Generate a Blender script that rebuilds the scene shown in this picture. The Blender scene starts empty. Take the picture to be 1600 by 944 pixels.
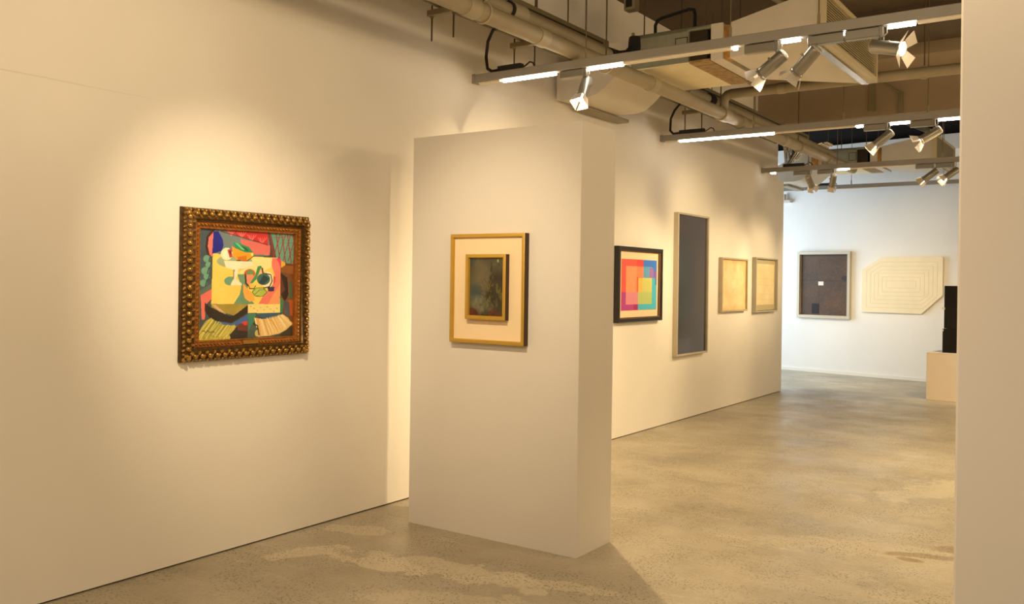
import bpy, math, random
import numpy as np
from mathutils import Vector, Matrix

random.seed(7)
SC = bpy.context.scene
COL = SC.collection
PI = math.pi


# ----------------------------------------------------------------------------
# helpers
# ----------------------------------------------------------------------------
def lin(c):
    return tuple((v / 255 / 12.92) if v / 255 <= 0.04045 else ((v / 255 + 0.055) / 1.055) ** 2.4 for v in c)


def tag(o, label=None, cat=None, group=None, kind=None):
    if label: o['label'] = label
    if cat: o['category'] = cat
    if group: o['group'] = group
    if kind: o['kind'] = kind
    return o


def empty(name, loc=(0, 0, 0), rz=0.0, label=None, cat=None, group=None):
    o = bpy.data.objects.new(name, None)
    o.empty_display_size = 0.05
    COL.objects.link(o)
    o.location = loc
    o.rotation_euler = (0, 0, rz)
    return tag(o, label, cat, group)


class MB:
    def __init__(s):
        s.v = []; s.f = []; s.sm = []; s.mi = []
        s.cur = 0

    def face(s, idx, smooth=False):
        s.f.append(tuple(idx)); s.sm.append(smooth); s.mi.append(s.cur)

    def add(s, vs):
        n = len(s.v)
        s.v.extend([tuple(p) for p in vs])
        return n

    def box(s, a, b, ch=0.0):
        """axis-aligned box; ch = small chamfer on every edge along its longest direction"""
        x0, y0, z0 = [min(a[i], b[i]) for i in range(3)]
        x1, y1, z1 = [max(a[i], b[i]) for i in range(3)]
        if ch <= 0:
            n = s.add([(x0, y0, z0), (x1, y0, z0), (x1, y1, z0), (x0, y1, z0),
                       (x0, y0, z1), (x1, y0, z1), (x1, y1, z1), (x0, y1, z1)])
            for q in ((0, 3, 2, 1), (4, 5, 6, 7), (0, 1, 5, 4), (1, 2, 6, 5), (2, 3, 7, 6), (3, 0, 4, 7)):
                s.face([n + i for i in q])
            return s
        d = (x1 - x0, y1 - y0, z1 - z0)
        ax = d.index(max(d))
        o = [(1, 2), (2, 0), (0, 1)][ax]
        lo = (x0, y0, z0); hi = (x1, y1, z1)
        u0, u1 = lo[o[0]], hi[o[0]]; w0, w1 = lo[o[1]], hi[o[1]]
        prof = [(u0 + ch, w0), (u1 - ch, w0), (u1, w0 + ch), (u1, w1 - ch), (u1 - ch, w1), (u0 + ch, w1), (u0, w1 - ch), (u0, w0 + ch)]
        ring = []
        for t in (lo[ax], hi[ax]):
            pts = []
            for (pu, pw) in prof:
                p = [0, 0, 0]; p[ax] = t; p[o[0]] = pu; p[o[1]] = pw
                pts.append(p)
            ring.append(s.add(pts))
        k = 8
        for i in range(k):
            s.face([ring[0] + i, ring[0] + (i + 1) % k, ring[1] + (i + 1) % k, ring[1] + i])
        s.face([ring[0] + i for i in range(k)][::-1])
        s.face([ring[1] + i for i in range(k)])
        return s

    def hexa(s, p):
        """8 corners: bottom loop (4) then top loop (4)"""
        n = s.add(p)
        for q in ((0, 3, 2, 1), (4, 5, 6, 7), (0, 1, 5, 4), (1, 2, 6, 5), (2, 3, 7, 6), (3, 0, 4, 7)):
            s.face([n + i for i in q])
        return s

    def prism(s, poly, f0, f1):
        """poly of 2-D points -> f0(u,w), f1(u,w) give the two 3-D ends"""
        k = len(poly)
        a = s.add([f0(*p) for p in poly]); b = s.add([f1(*p) for p in poly])
        for i in range(k):
            s.face([a + i, a + (i + 1) % k, b + (i + 1) % k, b + i])
        s.face([a + i for i in range(k)][::-1]); s.face([b + i for i in range(k)])
        return s

    def tube(s, pts, r, seg=12, cap=True, smooth=True):
        pts = [Vector(p) for p in pts]
        rs = r if isinstance(r, (list, tuple)) else [r] * len(pts)
        rings = []
        prev = None
        for i, p in enumerate(pts):
            if i == 0: d = pts[1] - p
            elif i == len(pts) - 1: d = p - pts[i - 1]
            else: d = (pts[i + 1] - p).normalized() + (p - pts[i - 1]).normalized()
            d.normalize()
            if prev is None:
                a = Vector((0, 0, 1)) if abs(d.z) < .9 else Vector((1, 0, 0))
                u = d.cross(a).normalized()
            else:
                u = (prev - d * prev.dot(d)).normalized()
            prev = u
            w = d.cross(u)
            rings.append(s.add([p + (u * math.cos(2 * PI * k / seg) + w * math.sin(2 * PI * k / seg)) * rs[i] for k in range(seg)]))
        for a, b in zip(rings[:-1], rings[1:]):
            for k in range(seg):
                s.face([a + k, a + (k + 1) % seg, b + (k + 1) % seg, b + k], smooth)
        if cap:
            s.face([rings[0] + k for k in range(seg)][::-1]); s.face([rings[-1] + k for k in range(seg)])
        return s

    def lathe(s, prof, seg=24, sharp=True):
        """prof: (r, z) along local Z; each band has its own vertices when sharp"""
        for (r0, z0), (r1, z1) in zip(prof[:-1], prof[1:]):
            if r0 < 1e-6 and r1 < 1e-6: continue
            a = s.add([(r0 * math.cos(2 * PI * k / seg), r0 * math.sin(2 * PI * k / seg), z0) for k in range(seg)])
            b = s.add([(r1 * math.cos(2 * PI * k / seg), r1 * math.sin(2 * PI * k / seg), z1) for k in range(seg)])
            for k in range(seg):
                s.face([a + k, a + (k + 1) % seg, b + (k + 1) % seg, b + k], True)
        return s

    def disc(s, r, z, seg=24, up=True):
        a = s.add([(r * math.cos(2 * PI * k / seg), r * math.sin(2 * PI * k / seg), z) for k in range(seg)])
        q = [a + k for k in range(seg)]
        s.face(q if up else q[::-1])
        return s

    def ellipsoid(s, c, rad, rot=None, nu=10, nv=6):
        c = Vector(c)
        base = len(s.v)
        R = rot or Matrix.Identity(3)
        vs = []
        for j in range(nv + 1):
            t = PI * j / nv
            for i in range(nu):
                a = 2 * PI * i / nu
                p = Vector((rad[0] * math.sin(t) * math.cos(a), rad[1] * math.sin(t) * math.sin(a), rad[2] * math.cos(t)))
                vs.append(c + R @ p)
        n = s.add(vs)
        for j in range(nv):
            for i in range(nu):
                q = [n + j * nu + i, n + (j + 1) * nu + i, n + (j + 1) * nu + (i + 1) % nu, n + j * nu + (i + 1) % nu]
                if j == 0: q = [q[0], q[1], q[2]]
                elif j == nv - 1: q = [q[0], q[1], q[3]]
                s.face(q, True)
        return s

    def frame(s, x0, x1, z0, z1, prof):
        """closed moulding round a rectangle in XZ; prof = (inset, y) loop, y negative is towards the viewer"""
        rings = []
        for (i, y) in prof:
            rings.append(s.add([(x0 + i, y, z0 + i), (x1 - i, y, z0 + i), (x1 - i, y, z1 - i), (x0 + i, y, z1 - i)]))
        n = len(prof)
        for a in range(n):
            A = rings[a]; B = rings[(a + 1) % n]
            for k in range(4):
                s.face([A + k, B + k, B + (k + 1) % 4, A + (k + 1) % 4])
        return s

    def build(s, name, mat, parent=None, merge=True):
        me = bpy.data.meshes.new(name)
        me.from_pydata(s.v, [], s.f)
        mats = mat if isinstance(mat, (list, tuple)) else [mat]
        for m in mats: me.materials.append(m)
        me.polygons.foreach_set('use_smooth', s.sm)
        me.polygons.foreach_set('material_index', s.mi)
        import bmesh
        bm = bmesh.new(); bm.from_mesh(me)
        bmesh.ops.remove_doubles(bm, verts=bm.verts, dist=1e-6)
        bmesh.ops.recalc_face_normals(bm, faces=bm.faces)
        bm.to_mesh(me); bm.free()
        try:
            me.set_sharp_from_angle(angle=math.radians(38))
        except Exception:
            pass
        o = bpy.data.objects.new(name, me)
        COL.objects.link(o)
        if parent: o.parent = parent
        return o


def structure(mb, name, mat):
    o = mb.build(name, mat)
    o['kind'] = 'structure'
    return o


def copy_tree(o, parent=None):
    c = o.copy(); COL.objects.link(c); c.parent = parent
    for ch in list(o.children): copy_tree(ch, c)
    return c


# ----------------------------------------------------------------------------
# materials
# ----------------------------------------------------------------------------
def mat(name, col, rough=0.6, metal=0.0, var=0.0, scale=6.0, bump=0.0, bscale=60.0, spec=0.5, coat=0.0, stretch=None):
    m = bpy.data.materials.new(name); m.use_nodes = True
    nt = m.node_tree; N = nt.nodes; L = nt.links
    b = N['Principled BSDF']
    c = lin(col)
    b.inputs['Base Color'].default_value = (*c, 1)
    b.inputs['Roughness'].default_value = rough
    b.inputs['Metallic'].default_value = metal
    b.inputs['Specular IOR Level'].default_value = spec
    b.inputs['Coat Weight'].default_value = coat
    tc = N.new('ShaderNodeTexCoord')
    src = tc.outputs['Object']
    if stretch:
        mp = N.new('ShaderNodeMapping'); mp.inputs['Scale'].default_value = stretch
        L.new(src, mp.inputs['Vector']); src = mp.outputs['Vector']
    if var > 0:
        n = N.new('ShaderNodeTexNoise'); n.inputs['Scale'].default_value = scale; n.inputs['Detail'].default_value = 6
        L.new(src, n.inputs['Vector'])
        r = N.new('ShaderNodeValToRGB')
        r.color_ramp.elements[0].position = .3; r.color_ramp.elements[1].position = .7
        r.color_ramp.elements[0].color = (*[v * (1 - var) for v in c], 1)
        r.color_ramp.elements[1].color = (*[min(1, v * (1 + var)) for v in c], 1)
        L.new(n.outputs['Fac'], r.inputs['Fac']); L.new(r.outputs['Color'], b.inputs['Base Color'])
    if bump > 0:
        n2 = N.new('ShaderNodeTexNoise'); n2.inputs['Scale'].default_value = bscale; n2.inputs['Detail'].default_value = 4
        L.new(src, n2.inputs['Vector'])
        bp = N.new('ShaderNodeBump'); bp.inputs['Strength'].default_value = bump; bp.inputs['Distance'].default_value = .004
        L.new(n2.outputs['Fac'], bp.inputs['Height']); L.new(bp.outputs['Normal'], b.inputs['Normal'])
    return m


def emit(name, col, strength):
    m = bpy.data.materials.new(name); m.use_nodes = True
    nt = m.node_tree; nt.nodes.clear()
    e = nt.nodes.new('ShaderNodeEmission'); o = nt.nodes.new('ShaderNodeOutputMaterial')
    e.inputs['Color'].default_value = (*col, 1); e.inputs['Strength'].default_value = strength
    nt.links.new(e.outputs[0], o.inputs['Surface'])
    return m


def paint_mat(name, rough=0.55, coat=0.0):
    m = bpy.data.materials.new(name); m.use_nodes = True
    nt = m.node_tree; b = nt.nodes['Principled BSDF']
    a = nt.nodes.new('ShaderNodeAttribute'); a.attribute_name = 'paint'
    nt.links.new(a.outputs['Color'], b.inputs['Base Color'])
    b.inputs['Roughness'].default_value = rough; b.inputs['Coat Weight'].default_value = coat
    n = nt.nodes.new('ShaderNodeTexNoise'); n.inputs['Scale'].default_value = 90; n.inputs['Detail'].default_value = 3
    tc = nt.nodes.new('ShaderNodeTexCoord'); nt.links.new(tc.outputs['Object'], n.inputs['Vector'])
    bp = nt.nodes.new('ShaderNodeBump'); bp.inputs['Strength'].default_value = .12; bp.inputs['Distance'].default_value = .002
    nt.links.new(n.outputs['Fac'], bp.inputs['Height']); nt.links.new(bp.outputs['Normal'], b.inputs['Normal'])
    return m


def wall_mat(name, col, joints=()):
    """painted plasterboard; joints = faint horizontal board joints (z, x0..x1 along world axis)"""
    m = mat(name, col, rough=.85, var=.025, scale=1.3, bump=.05, bscale=220, spec=.25)
    nt = m.node_tree; N = nt.nodes; L = nt.links
    b = N['Principled BSDF']
    if joints:
        geo = N.new('ShaderNodeNewGeometry'); sx = N.new('ShaderNodeSeparateXYZ'); L.new(geo.outputs['Position'], sx.inputs[0])
        wob = N.new('ShaderNodeTexNoise'); wob.inputs['Scale'].default_value = 1.7; L.new(geo.outputs['Position'], wob.inputs['Vector'])
        src = b.inputs['Base Color'].links[0].from_socket
        tot = None
        for (z, y0, y1) in joints:
            a = N.new('ShaderNodeMath'); a.operation = 'SUBTRACT'; a.inputs[1].default_value = z; L.new(sx.outputs['Z'], a.inputs[0])
            w = N.new('ShaderNodeMath'); w.operation = 'MULTIPLY_ADD'; w.inputs[1].default_value = .02; L.new(wob.outputs['Fac'], w.inputs[0]); L.new(a.outputs[0], w.inputs[2])
            w2 = N.new('ShaderNodeMath'); w2.operation = 'SUBTRACT'; w2.inputs[1].default_value = .01; L.new(w.outputs[0], w2.inputs[0])
            ab = N.new('ShaderNodeMath'); ab.operation = 'ABSOLUTE'; L.new(w2.outputs[0], ab.inputs[0])
            mr = N.new('ShaderNodeMapRange'); mr.inputs['From Min'].default_value = .0015; mr.inputs['From Max'].default_value = .005
            mr.inputs['To Min'].default_value = 1; mr.inputs['To Max'].default_value = 0; L.new(ab.outputs[0], mr.inputs['Value'])
            g = N.new('ShaderNodeMapRange'); g.inputs['From Min'].default_value = y0; g.inputs['From Max'].default_value = y1
            g.inputs['To Min'].default_value = 1; g.inputs['To Max'].default_value = 0; L.new(sx.outputs['Y'], g.inputs['Value'])
            mu = N.new('ShaderNodeMath'); mu.operation = 'MULTIPLY'; L.new(mr.outputs[0], mu.inputs[0]); L.new(g.outputs[0], mu.inputs[1])
            if tot is None: tot = mu.outputs[0]
            else:
                ad = N.new('ShaderNodeMath'); ad.operation = 'MAXIMUM'; L.new(tot, ad.inputs[0]); L.new(mu.outputs[0], ad.inputs[1]); tot = ad.outputs[0]
        sc = N.new('ShaderNodeMath'); sc.operation = 'MULTIPLY'; sc.inputs[1].default_value = .17; L.new(tot, sc.inputs[0])
        mx = N.new('ShaderNodeMix'); mx.data_type = 'RGBA'
        L.new(sc.outputs[0], mx.inputs[0]); L.new(src, mx.inputs[6]); mx.inputs[7].default_value = (.22, .17, .11, 1)
        L.new(mx.outputs[2], b.inputs['Base Color'])
    return m


def concrete_floor():
    m = bpy.data.materials.new('polished_concrete'); m.use_nodes = True
    nt = m.node_tree; N = nt.nodes; L = nt.links
    b = N['Principled BSDF']
    tc = N.new('ShaderNodeTexCoord'); P = tc.outputs['Object']

    def noise(scale, detail=6, rough=.6, off=(0, 0, 0), dist=0.0):
        mp = N.new('ShaderNodeMapping'); mp.inputs['Location'].default_value = off; L.new(P, mp.inputs['Vector'])
        n = N.new('ShaderNodeTexNoise'); n.inputs['Scale'].default_value = scale; n.inputs['Detail'].default_value = detail
        n.inputs['Roughness'].default_value = rough; n.inputs['Distortion'].default_value = dist
        L.new(mp.outputs['Vector'], n.inputs['Vector'])
        return n.outputs['Fac']

    def ramp(src, p0, p1, v0=0.0, v1=1.0):
        r = N.new('ShaderNodeMapRange'); r.inputs['From Min'].default_value = p0; r.inputs['From Max'].default_value = p1
        r.inputs['To Min'].default_value = v0; r.inputs['To Max'].default_value = v1
        r.interpolation_type = 'SMOOTHSTEP'
        L.new(src, r.inputs['Value']); return r.outputs[0]

    def math_(op, a, c):
        n = N.new('ShaderNodeMath'); n.operation = op
        for i, q in enumerate((a, c)):
            if isinstance(q, (int, float)): n.inputs[i].default_value = q
            else: L.new(q, n.inputs[i])
        return n.outputs[0]

    def mix(fac, a, c):
        n = N.new('ShaderNodeMix'); n.data_type = 'RGBA'
        if isinstance(fac, (int, float)): n.inputs[0].default_value = fac
        else: L.new(fac, n.inputs[0])
        for i, q in ((6, a), (7, c)):
            if isinstance(q, tuple): n.inputs[i].default_value = (*q, 1)
            else: L.new(q, n.inputs[i])
        return n.outputs[2]

    def blob(cx, cy, rx, ry, ang=0.0):
        mp = N.new('ShaderNodeMapping'); mp.vector_type = 'TEXTURE'
        mp.inputs['Location'].default_value = (cx, cy, 0); mp.inputs['Rotation'].default_value = (0, 0, ang)
        mp.inputs['Scale'].default_value = (rx, ry, 1); L.new(P, mp.inputs['Vector'])
        le = N.new('ShaderNodeVectorMath'); le.operation = 'LENGTH'; L.new(mp.outputs['Vector'], le.inputs[0])
        return le.outputs['Value']

    base = mix(ramp(noise(.9, 7), .35, .65), lin((160, 149, 126)), lin((196, 185, 162)))
    base = mix(ramp(noise(4.5, 8, .7, (3, 1, 0)), .35, .72), base, lin((180, 169, 146)))
    # streaks of trowelling
    st = N.new('ShaderNodeMapping'); st.inputs['Scale'].default_value = (.6, 5, 1); st.inputs['Rotation'].default_value = (0, 0, .5); L.new(P, st.inputs['Vector'])
    sn = N.new('ShaderNodeTexNoise'); sn.inputs['Scale'].default_value = 2.2; sn.inputs['Detail'].default_value = 8; sn.inputs['Roughness'].default_value = .7
    L.new(st.outputs['Vector'], sn.inputs['Vector'])
    base = mix(math_('MULTIPLY', ramp(sn.outputs['Fac'], .55, .72), .45), base, lin((214, 203, 180)))
    # pale cement skim patches with ragged outlines
    rag = noise(5.0, 7, .62, (1, 2, 0))
    for (cx, cy, rx, ry, an, k) in ((-3.92, 3.62, .30, .085, 1.15, .75), (-3.05, 3.86, .62, .13, .14, .75), (-3.42, 3.72, .30, .09, .1, .85),
                                    (-2.55, 3.98, .4, .08, .25, .6), (-4.05, 4.12, .18, .09, .3, .6), (-2.6, 3.45, .5, .2, .2, .5),
                                    (-1.9, 6.6, .9, .35, .3, .22), (-1.3, 5.7, .7, .16, .35, .25), (-2.6, 7.2, .8, .3, .1, .2), (-1.1, 7.9, .22, .9, -.5, .4)):
        d = math_('ADD', blob(cx, cy, rx, ry, an), math_('MULTIPLY', math_('SUBTRACT', rag, .5), 3.2))
        base = mix(math_('MULTIPLY', ramp(d, 1.12, .92), k), base, lin((216, 205, 178)))
    # brown stains
    for (cx, cy, rx, ry, an, k) in ((-.98, 5.75, .22, .06, .3, .5), (-.75, 6.0, .25, .08, .1, .5), (-1.05, 5.62, .08, .04, 0, .6)):
        d = math_('ADD', blob(cx, cy, rx, ry, an), math_('MULTIPLY', math_('SUBTRACT', rag, .5), 2.5))
        base = mix(math_('MULTIPLY', ramp(d, 1.15, .75), k), base, lin((128, 92, 48)))
    # fine dark aggregate
    vo = N.new('ShaderNodeTexVoronoi'); vo.inputs['Scale'].default_value = 55; L.new(P, vo.inputs['Vector'])
    sp = math_('MULTIPLY', ramp(vo.outputs['Distance'], .42, .14), ramp(noise(3.2, 4, .5, (7, 3, 0)), .36, .58))
    base = mix(math_('MULTIPLY', sp, .72), base, lin((66, 60, 48)))
    vo2 = N.new('ShaderNodeTexVoronoi'); vo2.inputs['Scale'].default_value = 130; L.new(P, vo2.inputs['Vector'])
    base = mix(math_('MULTIPLY', ramp(vo2.outputs['Distance'], .36, .1), .4), base, lin((84, 76, 60)))
    base = mix(math_('MULTIPLY', ramp(noise(38, 5, .75, (2, 5, 0)), .5, .72), .35), base, lin((120, 110, 88)))
    base = mix(math_('MULTIPLY', ramp(noise(16, 6, .7, (5, 2, 0)), .52, .75), .3), base, lin((212, 203, 180)))
    L.new(base, b.inputs['Base Color'])
    L.new(ramp(noise(2.0, 5), .3, .7, .30, .5), b.inputs['Roughness'])
    b.inputs['Specular IOR Level'].default_value = .55
    bp = N.new('ShaderNodeBump'); bp.inputs['Strength'].default_value = .08; bp.inputs['Distance'].default_value = .004
    L.new(noise(26, 6), bp.inputs['Height']); L.new(bp.outputs['Normal'], b.inputs['Normal'])
    return m


# brightness weight of each light group, added fill lights included
GW = dict(A=1.8, B=1.4, C=1.6, D=1.7, E=.45, F=1.2, G=3.3, H=2.4, I=1.1, J=1.9, K=1.6, L=1.5, M=1.1, O=2.1, P=2.4, Q=.9, R=1.1, S=.9)
M = {}
M['wall'] = wall_mat('white_wall_paint', (236, 230, 220), joints=((2.525, 2.3, 3.0),))
M['wall_far'] = wall_mat('white_wall_paint_far', (236, 234, 228))
M['partition'] = wall_mat('partition_paint', (226, 220, 212))
M['floor'] = concrete_floor()
M['ceiling'] = mat('dark_ceiling_concrete', (84, 70, 52), rough=.9, var=.15, scale=3, bump=.3, bscale=30)
M['beam'] = mat('raw_beam_concrete', (150, 132, 108), rough=.9, var=.08, scale=2.5, bump=.3, bscale=25)
M['plaster_soffit'] = mat('grey_soffit_plaster', (190, 180, 160), rough=.9, var=.05)
M['gap'] = mat('gap_shade_fill', (38, 30, 22), rough=.9)
M['skirting'] = mat('skirting_paint', (236, 232, 222), rough=.6)
M['alu'] = mat('grey_aluminium_profile', (152, 147, 139), rough=.42, metal=.25, var=.04, scale=9)
M['track_cover'] = mat('cream_track_cover', (232, 222, 200), rough=.5)
M['led'] = emit('led_tube_glow', (1.0, .90, .76), 15.0 * GW['P'])
M['black_plastic'] = mat('black_plastic', (22, 20, 18), rough=.5)
M['cable'] = mat('black_cable', (38, 32, 24), rough=.55)
M['steel_wire'] = mat('steel_wire', (120, 108, 86), rough=.4, metal=.7)
M['rod'] = mat('threaded_rod_steel', (92, 78, 56), rough=.5, metal=.5, bump=.4, bscale=300)
M['lamp'] = mat('silver_lamp_paint', (150, 146, 136), rough=.3, metal=.55)
M['lamp_cap'] = mat('lamp_rear_cap', (214, 206, 188), rough=.35, metal=.2)
M['flap'] = mat('pale_barn_door_metal', (214, 204, 188), rough=.45, metal=.15)
M['lens'] = emit('lamp_lens_glow', (1.0, .90, .70), 26.0)
M['lens_dim'] = emit('lamp_lens_glow_soft', (1.0, .90, .70), 12.0 * GW['P'])
M['pipe'] = mat('painted_pipe', (150, 138, 112), rough=.55, var=.07, scale=5)
M['pipe_joint'] = mat('pipe_coupling', (162, 150, 124), rough=.5)
M['conduit'] = mat('olive_conduit', (120, 110, 80), rough=.5, var=.06)
M['insulation'] = mat('black_pipe_insulation', (30, 27, 24), rough=.85, bump=.3)
M['bracket'] = mat('galvanised_bracket', (150, 138, 112), rough=.5, metal=.4)
M['galv'] = mat('galvanised_sheet', (146, 146, 128), rough=.45, metal=.35, var=.1, scale=14)
M['duct'] = mat('grey_white_duct_board', (206, 198, 182), rough=.7, var=.03)
M['liner'] = mat('cream_insulation_board', (226, 214, 176), rough=.8, var=.06, scale=4)
M['osb'] = mat('chipboard', (176, 128, 62), rough=.8, var=.35, scale=28)
M['foam'] = mat('stained_foam', (150, 122, 78), rough=.9, var=.3, scale=18, bump=.6)
M['dark_fill'] = mat('dark_infill', (44, 34, 24), rough=.9)  # flat dark colour for shade inside openings, also the hatch seal
M['grille'] = mat('cream_grille', (196, 182, 146), rough=.5, metal=.1)
M['foil'] = mat('aluminium_foil', (205, 200, 190), rough=.22, metal=.9, bump=1.0, bscale=70)
M['plinth'] = mat('plinth_paint', (232, 218, 200), rough=.8, var=.02)
M['gloss_black'] = mat('gloss_black_acrylic', (8, 6, 6), rough=.2, spec=.25)
M['white_tab'] = mat('white_tab', (225, 220, 210), rough=.5)
M['paint'] = paint_mat('oil_paint')
M['paint_gloss'] = paint_mat('varnished_oil_paint', .35, .2)
M['print'] = paint_mat('printed_paper', .7)
M['bronze'] = mat('dark_bronze_moulding', (82, 58, 24), rough=.4, metal=.55, var=.5, scale=45)
M['gold_leaf'] = mat('antique_gold_leaf', (176, 134, 66), rough=.3, metal=.7, var=.5, scale=60)
M['slip_gold'] = mat('red_gold_slip', (158, 92, 36), rough=.4, metal=.5, var=.2, scale=25)
M['brass'] = mat('brass_plate', (176, 136, 62), rough=.3, metal=.8)
M['gold_frame'] = mat('matt_gold_frame', (196, 156, 60), rough=.45, metal=.2, var=.03, scale=8)
M['gold_side_shade'] = mat('shaded_frame_side', (66, 42, 22), rough=.6)  # gold frame sides coloured dark to stand in for their shade
M['mount'] = mat('cream_mount', (244, 220, 180), rough=.85)
M['black_frame'] = mat('black_frame_lacquer', (26, 18, 14), rough=.3)
M['black_frame_in'] = mat('rebate_shadow_brown', (110, 78, 40), rough=.5)  # brown stands in for the shadow inside the black frame
M['silver_frame'] = mat('brushed_silver_frame', (196, 184, 160), rough=.42, metal=.2)
M['pale_frame'] = mat('pale_grey_wood_frame', (188, 172, 142), rough=.55, var=.06)
M['grey_frame'] = mat('grey_box_frame', (186, 178, 156), rough=.5)
M['wood_canvas'] = mat('raw_canvas', (240, 226, 192), rough=.85, var=.03, bump=.2, bscale=300)
M['pencil'] = mat('pencil_groove', (220, 204, 166), rough=.9)
M['white_patch'] = mat('white_paper_patch', (238, 226, 210), rough=.8)
M['umber_patch'] = mat('black_paint_patch', (30, 22, 16), rough=.7)
M['window_glass'] = mat('window_glass', (230, 240, 245), rough=.05)
M['sheet_border'] = mat('grey_mount', (200, 186, 146), rough=.85)


# ----------------------------------------------------------------------------
# pictures painted as coloured vertices
# ----------------------------------------------------------------------------
def vnoise(nx, ny, sx, sy, seed, octaves=4):
    rng = np.random.RandomState(seed)
    out = np.zeros((ny, nx)); amp = 1.0; tot = 0
    for o in range(octaves):
        gx, gy = max(2, int(sx * 2 ** o)) + 2, max(2, int(sy * 2 ** o)) + 2
        g = rng.rand(gy, gx)
        X = np.linspace(0, gx - 1.001, nx); Y = np.linspace(0, gy - 1.001, ny)
        xi = X.astype(int); yi = Y.astype(int)
        fx = X - xi; fy = (Y - yi)[:, None]
        fx = fx * fx * (3 - 2 * fx); fy = fy * fy * (3 - 2 * fy)
        a = g[yi][:, xi]; b = g[yi][:, xi + 1]; c = g[yi + 1][:, xi]; d = g[yi + 1][:, xi + 1]
        out += amp * ((a * (1 - fx) + b * fx) * (1 - fy) + (c * (1 - fx) + d * fx) * fy)
        tot += amp; amp *= .55
    return out / tot


class Canvas:
    """colour field in sRGB 0..255; user coordinates are mapped to u (left to right) and v (top to bottom)"""
    def __init__(s, nx, ny, bg, x0=0, x1=1, y0=0, y1=1):
        s.nx, s.ny = nx, ny
        s.img = np.zeros((ny, nx, 3)); s.img[:] = bg
        u = np.linspace(0, 1, nx); v = np.linspace(0, 1, ny)
        s.X = (x0 + u * (x1 - x0))[None, :].repeat(ny, 0); s.Y = (y0 + v * (y1 - y0))[:, None].repeat(nx, 1)
        s.k = 0

    def inside(s, poly):
        X, Y = s.X, s.Y
        ins = np.zeros(X.shape, bool)
        n = len(poly)
        for i in range(n):
            x0, y0 = poly[i]; x1, y1 = poly[(i + 1) % n]
            if y0 == y1: continue
            c = ((y0 > Y) != (y1 > Y)) & (X < (x1 - x0) * (Y - y0) / (y1 - y0) + x0)
            ins ^= c
        return ins

    def fill(s, mask, col, var=10, a=1.0):
        s.k += 1
        n = (vnoise(s.nx, s.ny, 8, 8, 100 + s.k, 3) - .5)[..., None] * 2 * var
        c = np.clip(np.array(col) + n, 0, 255)
        s.img[mask] = s.img[mask] * (1 - a) + c[mask] * a

    def poly(s, col, pts, var=10, a=1.0): s.fill(s.inside(pts), col, var, a)

    def ell(s, col, cx, cy, rx, ry, var=10, a=1.0, ang=0.0):
        c, n = math.cos(ang), math.sin(ang)
        dx, dy = s.X - cx, s.Y - cy
        s.fill(((dx * c + dy * n) / rx) ** 2 + ((-dx * n + dy * c) / ry) ** 2 < 1, col, var, a)

    def line(s, col, pts, w, var=6, a=1.0):
        m = np.zeros(s.X.shape, bool)
        for (x0, y0), (x1, y1) in zip(pts[:-1], pts[1:]):
            dx, dy = x1 - x0, y1 - y0; l2 = dx * dx + dy * dy + 1e-9
            t = np.clip(((s.X - x0) * dx + (s.Y - y0) * dy) / l2, 0, 1)
            m |= (s.X - x0 - t * dx) ** 2 + (s.Y - y0 - t * dy) ** 2 < (w / 2) ** 2
        s.fill(m, col, var, a)

    def mesh(s, name, m, x0, x1, z0, z1, y, parent):
        nx, ny = s.nx, s.ny
        xs = np.linspace(x0, x1, nx); zs = np.linspace(z1, z0, ny)
        V = np.zeros((ny, nx, 3)); V[..., 0] = xs[None]; V[..., 1] = y; V[..., 2] = zs[:, None]
        i = np.arange(nx * ny).reshape(ny, nx)
        F = np.stack([i[1:, :-1], i[1:, 1:], i[:-1, 1:], i[:-1, :-1]], -1).reshape(-1, 4)
        nb = nx * ny
        # thin board behind the painted face
        back = [(x0, y + .006, z0), (x1, y + .006, z0), (x1, y + .006, z1), (x0, y + .006, z1)]
        me = bpy.data.meshes.new(name)
        per = list(i[-1, :]) + list(i[-2::-1, -1]) + list(i[0, -2::-1]) + list(i[1:-1, 0])
        me.from_pydata(V.reshape(-1, 3).tolist() + back, [], F.tolist() + [[nb, nb + 3, nb + 2, nb + 1]] +
                       [[int(i[-1, 0]), nb, nb + 1, int(i[-1, -1])], [int(i[-1, -1]), nb + 1, nb + 2, int(i[0, -1])],
                        [int(i[0, -1]), nb + 2, nb + 3, int(i[0, 0])], [int(i[0, 0]), nb + 3, nb, int(i[-1, 0])]])
        me.materials.append(m)
        at = me.color_attributes.new('paint', 'FLOAT_COLOR', 'POINT')
        c = np.clip(s.img, 0, 255) / 255
        c = np.where(c <= .04045, c / 12.92, ((c + .055) / 1.055) ** 2.4).reshape(-1, 3)
        full = np.ones((nb + 4, 4)); full[:nb, :3] = c; full[nb:, :3] = c.mean(0)
        at.data.foreach_set('color', full.astype(np.float32).ravel())
        o = bpy.data.objects.new(name, me); COL.objects.link(o); o.parent = parent
        return o


# ----------------------------------------------------------------------------
# ROOM
# ----------------------------------------------------------------------------
WX = -4.30                                       # long wall
CZ = 4.41                                        # ceiling
structure(MB().box((-7.2, -4.2, -.12), (5.2, 18.2, 0)), 'floor', M['floor'])
structure(MB().box((-7.2, -4.2, CZ), (5.2, 18.2, CZ + .12)), 'ceiling', M['ceiling'])
# long wall: the plasterboard lining stops a finger above the floor, its upper part ends earlier than the lower part
w = MB()
w.prism([(-4.0, .009), (13.25, .009), (13.25, 3.10), (12.97, 3.10), (12.97, CZ), (-4.0, CZ)],
        lambda y, z: (WX, y, z), lambda y, z: (WX - .22, y, z))
structure(w, 'wall_left', M['wall'])
structure(MB().box((WX - .20, -4.0, 0), (WX - .012, 13.2, .012)), 'trim_1', M['gap'])  # dark strip laid in the floor gap in place of its shade


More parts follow.
